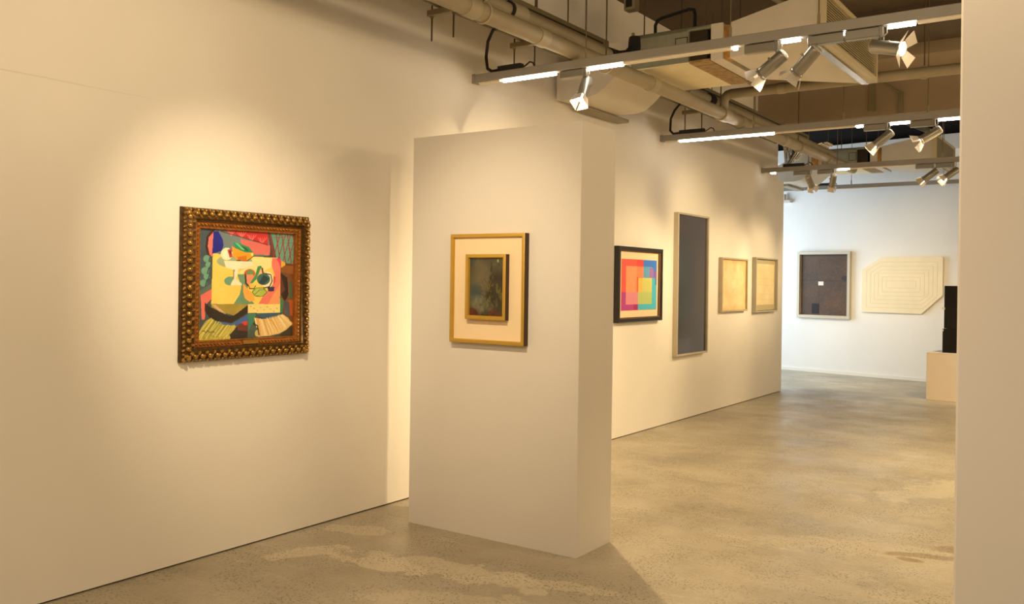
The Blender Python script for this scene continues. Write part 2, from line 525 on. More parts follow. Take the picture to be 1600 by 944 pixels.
def panel(x0, x1, y0, y1, h, c):
    """free-standing partition with softened vertical corner beads"""
    return MB().prism([(x0 + c, y0), (x1 - c, y0), (x1, y0 + c), (x1, y1 - c), (x1 - c, y1), (x0 + c, y1), (x0, y1 - c), (x0, y0 + c)],
                      lambda x, y: (x, y, 0), lambda x, y: (x, y, h))


structure(panel(-3.888, -2.617, 4.46, 4.87, 2.51, .003), 'wall_center', M['partition'])
structure(panel(-.386, 3.2, 2.62, 3.0, 2.62, .006), 'wall_right', M['partition'])
structure(MB().box((-7.2, -4.2, 0), (5.2, -4.0, CZ)), 'wall_front', M['wall'])
structure(MB().box((5.0, -4.0, 0), (5.2, 18.2, CZ)), 'wall_east', M['wall'])
# far room: back wall stands at a slight angle
BA = -math.radians(10.757)
BO = Vector((-5.40, 16.69, 0))
bt = Vector((math.cos(BA), math.sin(BA), 0)); bn = Vector((math.sin(BA), -math.cos(BA), 0))


def bw(s, off, z):
    return BO + bt * s + bn * off + Vector((0, 0, z))


def bbox(mb, s0, s1, o0, o1, z0, z1):
    return mb.hexa([bw(s0, o0, z0), bw(s1, o0, z0), bw(s1, o1, z0), bw(s0, o1, z0),
                    bw(s0, o0, z1), bw(s1, o0, z1), bw(s1, o1, z1), bw(s0, o1, z1)])


structure(bbox(MB(), -1.9, 10.8, -.25, 0, 0, CZ), 'wall_back', M['wall_far'])
structure(bbox(MB(), -1.2, 10.4, 0, .02, 0, .055), 'baseboard_back', M['skirting'])
# side wall of the far room with a tall daylight window
w = MB()
w.box((-7.2, 13.45, 0), (-7.0, 13.9, CZ)); w.box((-7.2, 16.3, 0), (-7.0, 17.6, CZ))
w.box((-7.2, 13.9, 0), (-7.0, 16.3, .5)); w.box((-7.2, 13.9, 3.3), (-7.0, 16.3, CZ))
structure(w, 'wall_far_left', M['wall_far'])
structure(MB().box((-7.2, 13.25, 0), (WX - .22, 13.45, CZ)), 'wall_side', M['wall_far'])
wf = MB()
for (a, b, c, d) in ((13.9, 16.3, .5, .56), (13.9, 16.3, 3.24, 3.3), (13.9, 13.96, .56, 3.24), (16.24, 16.3, .56, 3.24), (15.07, 15.13, .56, 3.24)):
    wf.box((-7.14, a, c), (-7.06, b, d))
structure(wf, 'window_1', M['alu'])
M['black_ceiling'] = mat('black_ceiling_paint', (34, 29, 25), rough=.9)
structure(MB().box((-7.0, 12.72, CZ - .03), (5.0, 18.0, CZ - .005)), 'trim_5', M['black_ceiling'])
structure(bbox(MB(), -1.0, 10.4, 0, .05, 4.07, CZ - .03), 'trim_6', M['black_ceiling'])
# ceiling beams
b = MB()
b.prism([(11.22, CZ), (11.22, 4.27), (12.10, 4.27), (12.10, 3.76), (12.72, 3.76), (12.72, CZ)],
        lambda y, z: (WX, y, z), lambda y, z: (5.0, y, z))
structure(b, 'trim_2', M['beam'])
structure(bbox(MB(), -1.0, 10.4, 0, .16, 3.82, 4.06), 'trim_3', M['wall_far'])
structure(MB().box((WX, 9.7, 4.2), (5.0, 10.0, CZ)), 'trim_4', M['ceiling'])


# ----------------------------------------------------------------------------
# PICTURES   (built facing -Y, origin at the bottom left corner of the frame on the wall)
# ----------------------------------------------------------------------------
def pic_on_left(name, y0, z0, label):
    return empty(name, (WX, y0, z0), PI / 2, label, 'picture')


# 1 --- gilt-framed still life -------------------------------------------------
t = pic_on_left('framed_painting', 3.005, 1.113, 'still-life painting in a wide ornate gilt frame on the long wall')
W, H = .918, .856
fr = MB()
fr.frame(0, W, 0, H, [(0, 0), (0, -.016), (.004, -.024), (.012, -.034), (.020, -.042), (.045, -.056), (.062, -.058), (.070, -.044), (.078, -.040), (.078, 0)])
frame1 = fr.build('outer_frame', M['bronze'], t)
orn = MB()


def along(n_len, horizontal, fixed, inward, step, fn):
    k = max(1, round(n_len / step)); st = n_len / k
    for i in range(k):
        fn((i + .5) * st, i, st)


for side in range(4):
    horiz = side in (0, 2)
    ln = W if horiz else H

    def leaf(p, i, st, side=side, horiz=horiz):
        def P(a, ins, y):
            if side == 0: return (a, y, ins)
            if side == 2: return (a, y, H - ins)
            if side == 1: return (ins, y, a)
            return (W - ins, y, a)
        ang = (.7 if i % 2 else .45) * (1 if side in (0, 3) else -1)
        R = Matrix.Rotation(ang if horiz else PI / 2 + ang, 3, 'Y')
        orn.ellipsoid(P(p, .033, -.053), (.017, .014, .0125), R, 10, 6)
        R2 = Matrix.Rotation((-ang * 1.5) if horiz else PI / 2 - ang * 1.5, 3, 'Y')
        orn.ellipsoid(P(p + st * .46, .052, -.060), (.013, .011, .0075), R2, 8, 5)
        orn.ellipsoid(P(p - st * .1, .013, -.036), (.014, .010, .0065), R2, 8, 5)
        orn.ellipsoid(P(p + st * .42, .014, -.036), (.008, .010, .009), R2, 8, 5)
        orn.ellipsoid(P(p + st * .18, .036, -.064), (.006, .006, .006), None, 6, 4)
    along(ln - .03, horiz, 0, 0, .049, leaf)
orn.build('leaf_ornament', M['gold_leaf'], frame1)
sl = MB()
sl.frame(.076, W - .076, .076, H - .076, [(0, 0), (0, -.036), (.006, -.040), (.016, -.034), (.028, -.028), (.036, -.031), (.040, -.024), (.040, 0)])
slip = sl.build('inner_frame', M['slip_gold'], t)
bd = MB()
for side in range(4):
    ln = (W if side in (0, 2) else H) - .17
    n = round(ln / .024)
    for i in range(n):
        a = .085 + (i + .5) * ln / n
        p = {0: (a, -.037, .092), 2: (a, -.037, H - .092), 1: (.092, -.037, a), 3: (W - .092, -.037, a)}[side]
        R = Matrix.Rotation(.6 if side in (0, 2) else PI / 2 + .6, 3, 'Y')
        bd.ellipsoid(p, (.0105, .008, .006), R, 8, 5)
    n2 = round(ln / .011)
    for i in range(n2):
        a = .105 + (i + .5) * (ln - .04) / n2
        q = {0: (a, -.031, .1105), 2: (a, -.031, H - .1105), 1: (.1105, -.031, a), 3: (W - .1105, -.031, a)}[side]
        bd.ellipsoid(q, (.0042, .004, .0042), None, 6, 4)
bd.build('bead_ornament', M['gold_leaf'], slip)

C = Canvas(250, 230, (66, 82, 84), 58, 816, 30, 930)
# (perspective of the sketch is undone by pulling the rows straight)
uu = (C.X - 58) / 758
C.Y = (35 + 40 * uu) + (C.Y - 30) / 900 * ((930 - 42 * uu) - (35 + 40 * uu))
C.poly((112, 132, 136), [(150, 30), (610, 40), (600, 250), (150, 250)])
C.poly((66, 84, 100), [(50, 20), (115, 30), (150, 470), (50, 570)], 18)
C.poly((228, 118, 112), [(165, 50), (118, 105), (120, 210), (150, 260), (180, 260), (170, 60)])
C.line((62, 30, 22), [(165, 52), (125, 105), (118, 180), (136, 262)], 18)
C.poly((24, 30, 148), [(168, 56), (205, 62), (236, 120), (243, 172), (226, 216), (160, 238), (163, 150)], 14)
C.poly((228, 116, 110), [(370, 118), (610, 165), (612, 245), (480, 236), (440, 180), (380, 160)], 8)
C.poly((206, 38, 46), [(200, 30), (595, 70), (592, 166), (390, 108)], 10)
for cx, cy in ((300, 78), (380, 96), (460, 118), (545, 140)):
    for k in range(-2, 3):
        C.line((236, 120, 118), [(cx, cy + 14), (cx + k * 18, cy - 34)], 5)
C.line((110, 20, 30), [(225, 60), (390, 106), (592, 164)], 7)
C.poly((92, 62, 60), [(586, 60), (614, 60), (668, 268), (604, 262), (614, 190)])
C.poly((98, 158, 142), [(614, 60), (830, 60), (830, 318), (740, 306), (664, 262)], 12)
for k in range(5):
    C.line((150, 52, 48), [(610 + k * 48, 62), (650 + k * 48, 300 + k * 6)], 8)
for k in range(6):
    C.line((150, 52, 48), [(640 + k * 42, 260 + k * 10), (700 + k * 42, 60 + k * 10)], 7)
    C.line((150, 52, 48), [(600 + k * 45, 60 + k * 44), (830, 40 + k * 52)], 5, a=.6)
C.poly((112, 66, 34), [(698, 300), (830, 318), (830, 900), (700, 650)], 25)
C.poly((150, 92, 46), [(710, 330), (830, 326), (830, 400), (712, 376)], 14)
C.poly((232, 178, 50), [(704, 282), (742, 306), (740, 324), (706, 344)])
C.poly((38, 26, 20), [(700, 380), (762, 424), (772, 560), (742, 616), (698, 540)], 10)
C.poly((96, 50, 44), [(704, 400), (744, 520), (700, 560)])
C.poly((66, 96, 72), [(776, 470), (800, 440), (806, 590), (780, 600)])
C.poly((180, 92, 40), [(770, 600), (815, 600), (812, 730), (782, 720)], 16)
C.poly((80, 84, 96), [(730, 600), (780, 620), (790, 740), (740, 710)], 14)
for (x, y, r_) in ((122, 278, 26), (134, 326, 22), (110, 374, 28), (122, 420, 22), (100, 470, 26)):
    C.ell((112, 164, 142), x, y, r_, r_ * 1.1)
    C.line((50, 66, 72), [(x + r_, y - r_), (x + r_ * .5, y + r_)], 8)
C.poly((92, 108, 96), [(60, 540), (160, 470), (165, 520), (70, 600)])
C.poly((228, 112, 100), [(80, 566), (160, 516), (165, 590), (118, 640), (112, 760), (90, 760)])
# table top
C.poly((248, 216, 104), [(165, 236), (630, 264), (702, 268), (702, 634), (158, 634)], 8)
C.poly((252, 234, 160), [(470, 262), (632, 266), (640, 332), (560, 372), (410, 396), (350, 386), (440, 336)], 6)
C.poly((240, 126, 108), [(630, 266), (702, 268), (702, 634), (520, 634), (570, 552), (636, 480), (652, 400), (624, 326)], 9)
C.poly((232, 62, 118), [(662, 270), (702, 270), (702, 352), (684, 300)])
C.poly((250, 200, 110), [(640, 560), (702, 470), (702, 634), (600, 634)], 10, .5)
C.poly((108, 152, 120), [(325, 634), (372, 560), (384, 500), (352, 400), (424, 396), (440, 560), (488, 634)], 10)
C.poly((248, 178, 82), [(398, 470), (440, 520), (486, 556), (490, 606), (450, 616), (412, 590), (398, 540)], 10)
# compote dish
C.ell((164, 178, 140), 330, 296, 136, 54)
C.ell((108, 160, 134), 300, 452, 48, 36)
C.poly((252, 240, 208), [(248, 292), (470, 298), (472, 326), (404, 352), (362, 356), (342, 436), (384, 470), (388, 486), (298, 484), (320, 438), (318, 362), (262, 346)], 6)
C.poly((170, 150, 110), [(318, 362), (330, 360), (326, 438), (318, 440)])
C.ell((226, 238, 196), 268, 238, 44, 50); C.ell((248, 250, 226), 268, 238, 26, 32)
C.poly((206, 64, 48), [(272, 205), (304, 196), (310, 262), (290, 268)]); C.poly((90, 40, 30), [(284, 214), (298, 210), (300, 252)])
C.poly((250, 168, 40), [(306, 176), (380, 212), (470, 222), (478, 254), (424, 292), (348, 286), (316, 250)], 14)
C.poly((36, 146, 98), [(314, 148), (346, 144), (440, 184), (478, 228), (404, 222), (332, 192)], 14)
C.poly((16, 86, 66), [(350, 160), (420, 190), (440, 216), (400, 206)]); C.poly((110, 206, 150), [(330, 150), (352, 152), (410, 206), (384, 202)])
C.poly((214, 120, 30), [(350, 260), (420, 250), (424, 292), (352, 286)])
C.line((40, 50, 30), [(346, 290), (424, 294), (480, 250)], 6)
C.ell((232, 226, 110), 466, 240, 10, 14)
# fruit cluster
C.ell((214, 84, 70), 448, 392, 44, 36); C.ell((110, 160, 90), 452, 388, 30, 24)
C.poly((238, 150, 120), [(412, 400), (470, 398), (500, 440), (450, 486), (416, 470)])
C.line((60, 30, 26), [(414, 400), (420, 470), (452, 504)], 12)
C.poly((70, 150, 96), [(512, 334), (540, 330), (556, 366), (520, 420), (470, 470), (452, 466), (492, 404)])
C.poly((236, 196, 140), [(536, 350), (556, 366), (540, 420), (504, 430)])
C.line((96, 32, 34), [(548, 350), (556, 392), (530, 424)], 12)
C.ell((250, 240, 204), 592, 440, 52, 64)
C.ell((70, 112, 108), 560, 436, 54, 46); C.poly((40, 70, 76), [(560, 400), (610, 430), (560, 480), (520, 470)])
C.line((28, 22, 24), [(566, 388), (620, 400), (632, 450), (610, 496), (560, 506)], 8)
C.poly((52, 60, 96), [(592, 500), (652, 496), (650, 530), (602, 534)])
C.poly((220, 80, 40), [(640, 408), (662, 420), (654, 468), (640, 470)])
C.ell((186, 204, 96), 530, 538, 62, 38, 12); C.line((70, 90, 40), [(470, 540), (500, 506), (560, 506), (590, 540), (556, 572), (496, 570), (470, 540)], 5)
C.line((90, 110, 50), [(490, 560), (530, 520), (570, 520)], 5)
C.ell((242, 206, 90), 466, 494, 28, 20); C.line((40, 24, 20), [(440, 484), (450, 512), (484, 512), (496, 490)], 6)
# lower part
C.poly((170, 152, 66), [(158, 634), (438, 634), (438, 650), (328, 724), (240, 700), (160, 660)], 16)
C.poly((236, 190, 150), [(160, 640), (190, 640), (270, 715), (240, 715)], 10, .7)
C.poly((44, 34, 26), [(112, 622), (150, 660), (290, 728), (330, 726), (438, 640), (438, 704), (312, 786), (160, 762), (112, 690)], 8)
C.poly((70, 104, 166), [(158, 764), (312, 790), (438, 716), (438, 772), (350, 800), (180, 796)], 12)
C.poly((242, 222, 138), [(438, 634), (702, 634), (702, 704), (438, 706)], 10)
for k in range(9):
    C.line((200, 150, 96), [(455 + k * 27, 650 + (k * 17) % 40), (464 + k * 27, 654 + (k * 17) % 40)], 5)
C.poly((58, 128, 106), [(438, 706), (504, 710), (482, 790), (440, 872)], 10)
C.poly((54, 94, 124), [(500, 706), (724, 702), (668, 748), (560, 748)], 12)
C.poly((36, 40, 60), [(520, 740), (640, 752), (720, 700), (724, 712), (640, 764), (540, 756)])
C.poly((50, 130, 90), [(700, 570), (730, 610), (722, 700), (702, 700)])
rf = random.Random(3)
C.poly((186, 172, 76), [(56, 925), (84, 830), (120, 770), (160, 742), (190, 786), (260, 800), (350, 806), (318, 870), (296, 925)], 18)
for k in range(46):
    f = k / 45
    top = (150 + 190 * f + rf.uniform(-8, 8), 752 + 54 * min(1, f * 1.6) + rf.uniform(-6, 6)); bot = (54 + 246 * f + rf.uniform(-8, 8), 905 + rf.uniform(-25, 10))
    C.line(rf.choice(((222, 206, 100), (196, 180, 78), (150, 150, 62), (232, 214, 120), (120, 128, 60))), [top, bot], rf.uniform(3, 8), a=.8)
C.poly((232, 196, 124), [(488, 742), (560, 754), (650, 744), (722, 712), (770, 742), (808, 790), (760, 836), (700, 868), (620, 886), (532, 892), (512, 830)], 12)
for k in range(52):
    f = k / 51
    top = (496 + 226 * f + rf.uniform(-6, 6), 752 - 36 * max(0, f * 1.6 - .6) + rf.uniform(-5, 8)); bot = (524 + 282 * f + rf.uniform(-8, 8), 892 - 100 * f ** 1.5 + rf.uniform(-14, 6))
    C.line(rf.choice(((250, 228, 170), (242, 206, 134), (206, 150, 80), (250, 238, 196), (226, 176, 100))), [top, bot], rf.uniform(3, 8), a=.8)
C.poly((46, 38, 34), [(296, 880), (368, 800), (438, 788), (438, 905), (312, 915)], 14)
C.poly((150, 66, 50), [(352, 800), (438, 796), (438, 850), (360, 842)], 18, .6)
C.poly((218, 60, 44), [(388, 780), (436, 768), (436, 800), (412, 804)])
C.poly((78, 92, 84), [(440, 860), (470, 790), (520, 830), (524, 890), (440, 905)], 18)
C.ell((206, 190, 110), 514, 866, 18, 26)
C.line((30, 24, 20), [(480, 786), (516, 806), (530, 880)], 10)
C.poly((62, 56, 46), [(700, 876), (812, 806), (812, 900), (700, 900)], 14)
C.line((60, 70, 30), [(92, 852), (110, 846), (122, 862), (136, 846), (150, 862), (170, 850), (186, 860)], 5)
C.mesh('canvas', M['paint_gloss'], .112, W - .112, .112, H - .112, -.014, t)
pl = MB().box((W / 2 - .055, -.047, .082), (W / 2 + .055, -.040, .108), .002)
pl.build('name_plate', M['brass'], t)

# 2 --- double gold frame on the partition -----------------------------------------
t = empty('framed_painting', (-3.530, 4.46, 1.200), 0, 'small dark painting floated on cream mount in a double plain gold frame', 'picture')
W, H = .561, .672
o = MB(); o.frame(0, W, 0, H, [(0, 0), (0, -.046), (.003, -.048), (.020, -.048), (.023, -.043), (.023, 0)])
fo = o.build('outer_frame', [M['gold_frame'], M['gold_side_shade']], t)
for p in fo.data.polygons:
    if abs(p.normal.y) < .5 and max(abs(v) for v in (p.center.x - W / 2,)) > W / 2 - .002: p.material_index = 1  # outer sides get the painted shade colour
MB().box((.02, -.030, .02), (W - .02, 0, H - .02)).build('mount_board', M['mount'], t)
x0, x1, z0, z1 = .137, .440, .148, .546
o = MB(); o.frame(x0, x1, z0, z1, [(0, -.030), (0, -.068), (.003, -.070), (.020, -.070), (.024, -.062), (.024, -.030)])
fi = o.build('inner_frame', [M['gold_frame'], M['gold_side_shade']], t)
for p in fi.data.polygons:
    if abs(p.normal.y) < .5 and abs(p.center.x - (x0 + x1) / 2) > (x1 - x0) / 2 - .002: p.material_index = 1  # same painted shade on the inner frame's sides
C = Canvas(120, 150, (74, 72, 58))
n1 = vnoise(120, 150, 3, 4, 1, 5)[..., None]; n2 = vnoise(120, 150, 5, 3, 2, 5)[..., None]; n3 = vnoise(120, 150, 14, 10, 3, 4)[..., None]
U, V = C.X[..., None], C.Y[..., None]
img = np.array((92, 88, 70)) * (0.75 + .6 * n1)
sky = np.clip(1 - ((U - .35) ** 2 / .12 + (V - .3) ** 2 / .1), 0, 1); img = img * (1 - sky * .6) + np.array((142, 128, 98)) * sky * .6
blue = np.clip(1.2 - ((U - .18) ** 2 / .05 + (V - .6) ** 2 / .03), 0, 1) + np.clip(1 - ((U - .05) ** 2 / .03 + V ** 2 / .03), 0, 1)
img = img * (1 - np.clip(blue, 0, 1) * .5) + np.array((54, 84, 100)) * np.clip(blue, 0, 1) * .5
tree = np.clip((U - .5 - .35 * (.25 - V) - .12 * n2) * 8, 0, 1) * np.clip((V - .12) * 5, 0, 1)
spire = np.clip(1 - abs(U - .63 + .1 * n2 - .05) / (.02 + .1 * np.clip(V - .08, 0, 1)), 0, 1) * (V > .08)
dk = np.clip(tree * .85 + spire, 0, 1)
img = img * (1 - dk) + np.array((52, 46, 24)) * (.6 + .8 * n3) * dk
gl = (n3 > .62) * dk * np.clip(1.5 - 3 * abs(V - .5), 0, 1); img = img * (1 - gl * .6) + np.array((150, 136, 50)) * gl * .6
rock = np.clip(1.3 - (((U - .35 + (V - .78) * -.7) ** 2) / .10 + (V - .8) ** 2 / .025), 0, 1) * (.3 + n2)
img = img * (1 - np.clip(rock, 0, 1) * .8) + np.array((150, 152, 122)) * (.65 + .6 * n3) * np.clip(rock, 0, 1) * .8
nz = (n2 - .5) * 1.1 + (n3 - .5) * .5
rust = np.clip((1.1 + nz * 2 - ((U - .1) ** 2 / .04 + (V - .97) ** 2 / .012)) * 2.5, 0, 1) + np.clip((1.0 + nz * 2.4 - ((U - .78) ** 2 / .07 + (V - .98) ** 2 / .010)) * 2.5, 0, 1)
rust = np.clip(rust, 0, 1)
img = img * (1 - rust) + np.array((92, 46, 32)) * (.6 + .8 * n3) * rust
for (cx, cy, ln_, an, cc) in [(.3 + .5 * random.random(), .35 + .55 * random.random(), .02 + .05 * random.random(), random.uniform(-1.2, 1.2), random.choice(((150, 140, 70), (40, 34, 20), (170, 168, 140), (96, 60, 34)))) for _ in range(110)]:
    dx, dy = (C.X - cx), (C.Y - cy); a_, b_ = dx * math.cos(an) + dy * math.sin(an), -dx * math.sin(an) + dy * math.cos(an)
    k_ = (np.clip(1 - (a_ / ln_) ** 2 - (b_ / .006) ** 2, 0, 1) * .55)[..., None]
    img = img * (1 - k_) + np.array(cc) * k_
img = img * .86
C.img = np.clip(img, 0, 255)
C.ell((170, 176, 40), .82, .05, .025, .03, 10, .8)
C.mesh('canvas', M['paint_gloss'], x0 + .022, x1 - .022, z0 + .022, z1 - .022, -.052, t)


def simple_frame(name, W, H, fw, dep, m, parent, lip=.003):
    o = MB(); o.frame(0, W, 0, H, [(0, 0), (0, -dep + lip), (lip, -dep), (fw - lip, -dep), (fw, -dep + lip), (fw, 0)])
    return o.build(name, m, parent)


# 3 --- coloured rectangles print in black frame ---------------------------------
t = pic_on_left('framed_print', 8.0, 1.176, 'print of overlapping coloured rectangles in a thick black frame')
W, H = 1.02, .775
o = MB(); o.frame(0, W, 0, H, [(0, 0), (0, -.052), (.004, -.058), (.034, -.058), (.038, -.054), (.038, 0)])
f3 = o.build('frame', M['black_frame'], t)
o = MB(); o.frame(.037, W - .037, .037, H - .037, [(0, -.048), (.012, -.034), (.012, -.010), (0, -.010)])
o.build('inner_rebate', M['black_frame_in'], f3)
MB().box((.034, -.020, .034), (W - .034, 0, H - .034)).build('mount_board', M['mount'], t)
C = Canvas(160, 100, (236, 96, 78))


def R_(col, x0, y0, x1, y1): C.poly(col, [(x0, y0), (x1, y0), (x1, y1), (x0, y1)], 3)


R_((238, 92, 78), 0, 0, .42, .64); R_((240, 72, 74), .42, 0, .61, .135); R_((242, 158, 112), .12, .135, .42, .64); R_((244, 140, 100), .42, .135, .61, .35)
R_((62, 126, 226), .61, 0, 1, .355); R_((104, 168, 214), .61, .135, .86, .355); R_((128, 104, 196), .78, .22, 1, .355); R_((160, 120, 190), .78, .16, .9, .355)
R_((78, 192, 220), .46, .355, 1, 1); R_((214, 210, 118), .56, .355, .86, .885); R_((244, 196, 96), .46, .355, .58, .64); R_((190, 206, 124), .46, .64, .86, .885)
R_((184, 66, 142), 0, .64, .46, 1); R_((228, 142, 156), .12, .64, .46, .885); R_((172, 40, 104), .34, .885, .46, 1); R_((70, 130, 200), .95, .355, 1, .5)
C.mesh('print', M['print'], .120, .935, .119, .649, -.0225, t)

# 4 --- tall dark panel ----------------------------------------------------------
t = pic_on_left('framed_picture', 9.406, .752, 'tall narrow dark grey panel in a thin silver frame, reaching knee height')
W, H = .895, 1.636
simple_frame('frame', W, H, .022, .06, M['silver_frame'], t)
C = Canvas(90, 140, (54, 44, 41))
C.poly((42, 46, 48), [(0, .16), (.42, .16), (.55, .7), (.2, .78), (0, .78)], 4)  # faint tones painted in for reflections in the glass
C.poly((60, 50, 43), [(.6, .24), (1, .2), (1, .8), (.5, .8)], 4)
C.poly((48, 41, 38), [(0, .8), (1, .78), (1, 1), (0, 1)], 4)
m4 = paint_mat('glazed_dark_print', .12, .4)
C.mesh('print', m4, .018, W - .018, .018, H - .018, -.036, t)

# 5, 6 --- pale drawings ------------------------------------------------------------
t = pic_on_left('framed_drawing', 10.765, 1.226, 'pale drawing with faint lines in a thin beige wooden frame beside the dark panel')
W, H = .905, .690
simple_frame('frame', W, H, .022, .05, M['pale_frame'], t)
C = Canvas(120, 90, (238, 206, 152))
n = vnoise(120, 90, 5, 5, 21, 4)[..., None]
C.img = np.array((242, 212, 160)) + (n - .5) * np.array((30, 44, 60))
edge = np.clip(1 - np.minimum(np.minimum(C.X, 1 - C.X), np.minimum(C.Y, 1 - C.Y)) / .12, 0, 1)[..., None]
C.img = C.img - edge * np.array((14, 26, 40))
for pts in ([(.05, .4), (.5, .38), (.95, .43)], [(.5, .05), (.46, .5), (.5, .95)], [(.1, .9), (.5, .6), (.9, .5)], [(.15, .2), (.4, .5), (.6, .95)], [(.3, .75), (.9, .82)]):
    C.line((224, 190, 134), pts, .009, 3, .45)
C.mesh('sheet', M['print'], .018, W - .018, .018, H - .018, -.026, t)

t = pic_on_left('framed_drawing', 11.96, 1.196, 'pale drawing with wide grey mount in grey frame at far end of long wall')
W, H = .905, .755
simple_frame('frame', W, H, .020, .06, M['grey_frame'], t)
MB().box((.025, -.022, .025), (W - .025, 0, H - .025)).build('mount_board', M['sheet_border'], t)
C = Canvas(100, 80, (244, 226, 178))
n = vnoise(100, 80, 4, 4, 31, 4)[..., None]
C.img = np.array((246, 226, 176)) + (n - .5) * np.array((20, 26, 40))
for y in (.15, .35, .5, .72, .86): C.line((232, 208, 154), [(.04, y), (.96, y + .03)], .012, 2, .6)
C.mesh('sheet', M['print'], .10, W - .075, .10, H - .085, -.0265, t)

# 7 --- dark fibre work on the far wall ----------------------------------------------


def pic_on_back(name, s, z, label):
    p = bw(s, 0, z)
    return empty(name, tuple(p), BA, label, 'picture')


t = pic_on_back('framed_collage', .309, .985, 'dark brown fabric picture with small white square in pale frame on far wall')
W, H = 1.004, 1.20
simple_frame('frame', W, H, .052, .075, M['silver_frame'], t)
MB().box((.04, -.012, .04), (W - .04, 0, H - .04)).build('backing_board', M['mount'], t)
C = Canvas(130, 150, (74, 54, 30))
n = vnoise(130, 150, 50, 60, 41, 2)[..., None]; n2 = vnoise(130, 150, 4, 5, 42, 4)[..., None]
C.img = np.array((78, 53, 24)) * (.62 + .45 * n + .35 * n2)
C.line((44, 32, 18), [(0, .42), (1, .44)], .012, 4, .8); C.line((52, 38, 20), [(.4, .55), (.4, 1)], .012, 4, .7)
C.poly((40, 28, 16), [(0, 0), (1, 0), (1, .03), (0, .03)], 4, .7)
C.ell((30, 22, 14), .95, .39, .08, .04, 4, .8)
cv = C.mesh('canvas', M['paint'], .062, W - .068, .058, H - .052, -.022, t)
MB().box((.395, -.026, .590), (.493, -.018, .660)).build('white_square', M['white_patch'], t)
MB().box((.275, -.025, .078), (.415, -.018, .262)).build('dark_patch', M['umber_patch'], t)

# 8 --- shaped canvas with corner cut off twice -----------------------------------------
t = pic_on_back('shaped_canvas', 1.522, 1.125, 'cream shaped canvas with two cut corners and concentric fine lines on the far wall')
P8 = [(0.02, 0), (1.016, 0), (1.350, .318), (1.350, .925), (1.325, .950), (.345, .950), (0, .735), (0, .02)]
c8 = MB()
c8.prism(P8, lambda x, z: (x, -.055, z), lambda x, z: (x, 0, z))
c8.build('canvas', M['wood_canvas'], t)
gr = MB()
for k in range(6):
    i = .085 + k * .068
    # two interlocking L-shaped courses of each ring, following the cut outline
    a = [(i, i), (1.350 - i - .03, i), (1.350 - i, i + .03), (1.350 - i, .950 - i * .95), (i, .950 - i * .95)]
    if .345 - i > .05 and k < 3:
        d = .2 - i * .6
        a = [(i, i), (1.35 - i - max(0, .30 - i * .8), i), (1.35 - i, i + max(0, .28 - i * .8)), (1.35 - i, .95 - i), (i + max(0, .30 - i * .8), .95 - i), (i, .95 - i - max(0, .19 - i * .5))]
    a = [p for p in a]
    for p, q in zip(a, a[1:] + a[:1]):
        dx, dz = q[0] - p[0], q[1] - p[1]; l = math.hypot(dx, dz)
        if l < .01: continue
        nx, nz = -dz / l * .003, dx / l * .003
        gr.hexa([(p[0] - nx, -.0562, p[1] - nz), (q[0] - nx, -.0562, q[1] - nz), (q[0] + nx, -.0562, q[1] + nz), (p[0] + nx, -.0562, p[1] + nz),
                 (p[0] - nx, -.054, p[1] - nz), (q[0] - nx, -.054, q[1] - nz), (q[0] + nx, -.054, q[1] + nz), (p[0] + nx, -.054, p[1] + nz)])
gr.build('drawn_lines', M['pencil'], t)

# ----------------------------------------------------------------------------
# PLINTH and black block
# ----------------------------------------------------------------------------
t = empty('plinth', (-2.0, 13.9, 0), BA * .6, 'low cream painted plinth in front of the far wall', 'plinth')
MB().box((-.36, -.28, 0), (.5, .34, .655), .004).build('body', M['plinth'], t)
MB().box((-.362, -.282, .655), (.502, .342, .662), .002).build('top_panel', M['plinth'], t)
t = empty('sculpture', (-1.93, 13.93, .662), BA * .6, 'tall glossy black two-tier block standing on the cream plinth', 'sculpture')
MB().box((-.262, -.17, 0), (.30, .17, .335), .004).build('lower_block', M['gloss_black'], t)
ub = MB().box((-.248, -.165, .339), (.30, .165, .935), .004).build('upper_block', M['gloss_black'], t)
MB().box((-.275, -.165, .60), (-.236, -.12, .632), .002).build('white_tab', M['white_tab'], ub)
MB().box((-.272, -.17, .30), (-.25, -.14, .325), .002).build('white_tab', M['white_tab'], t)


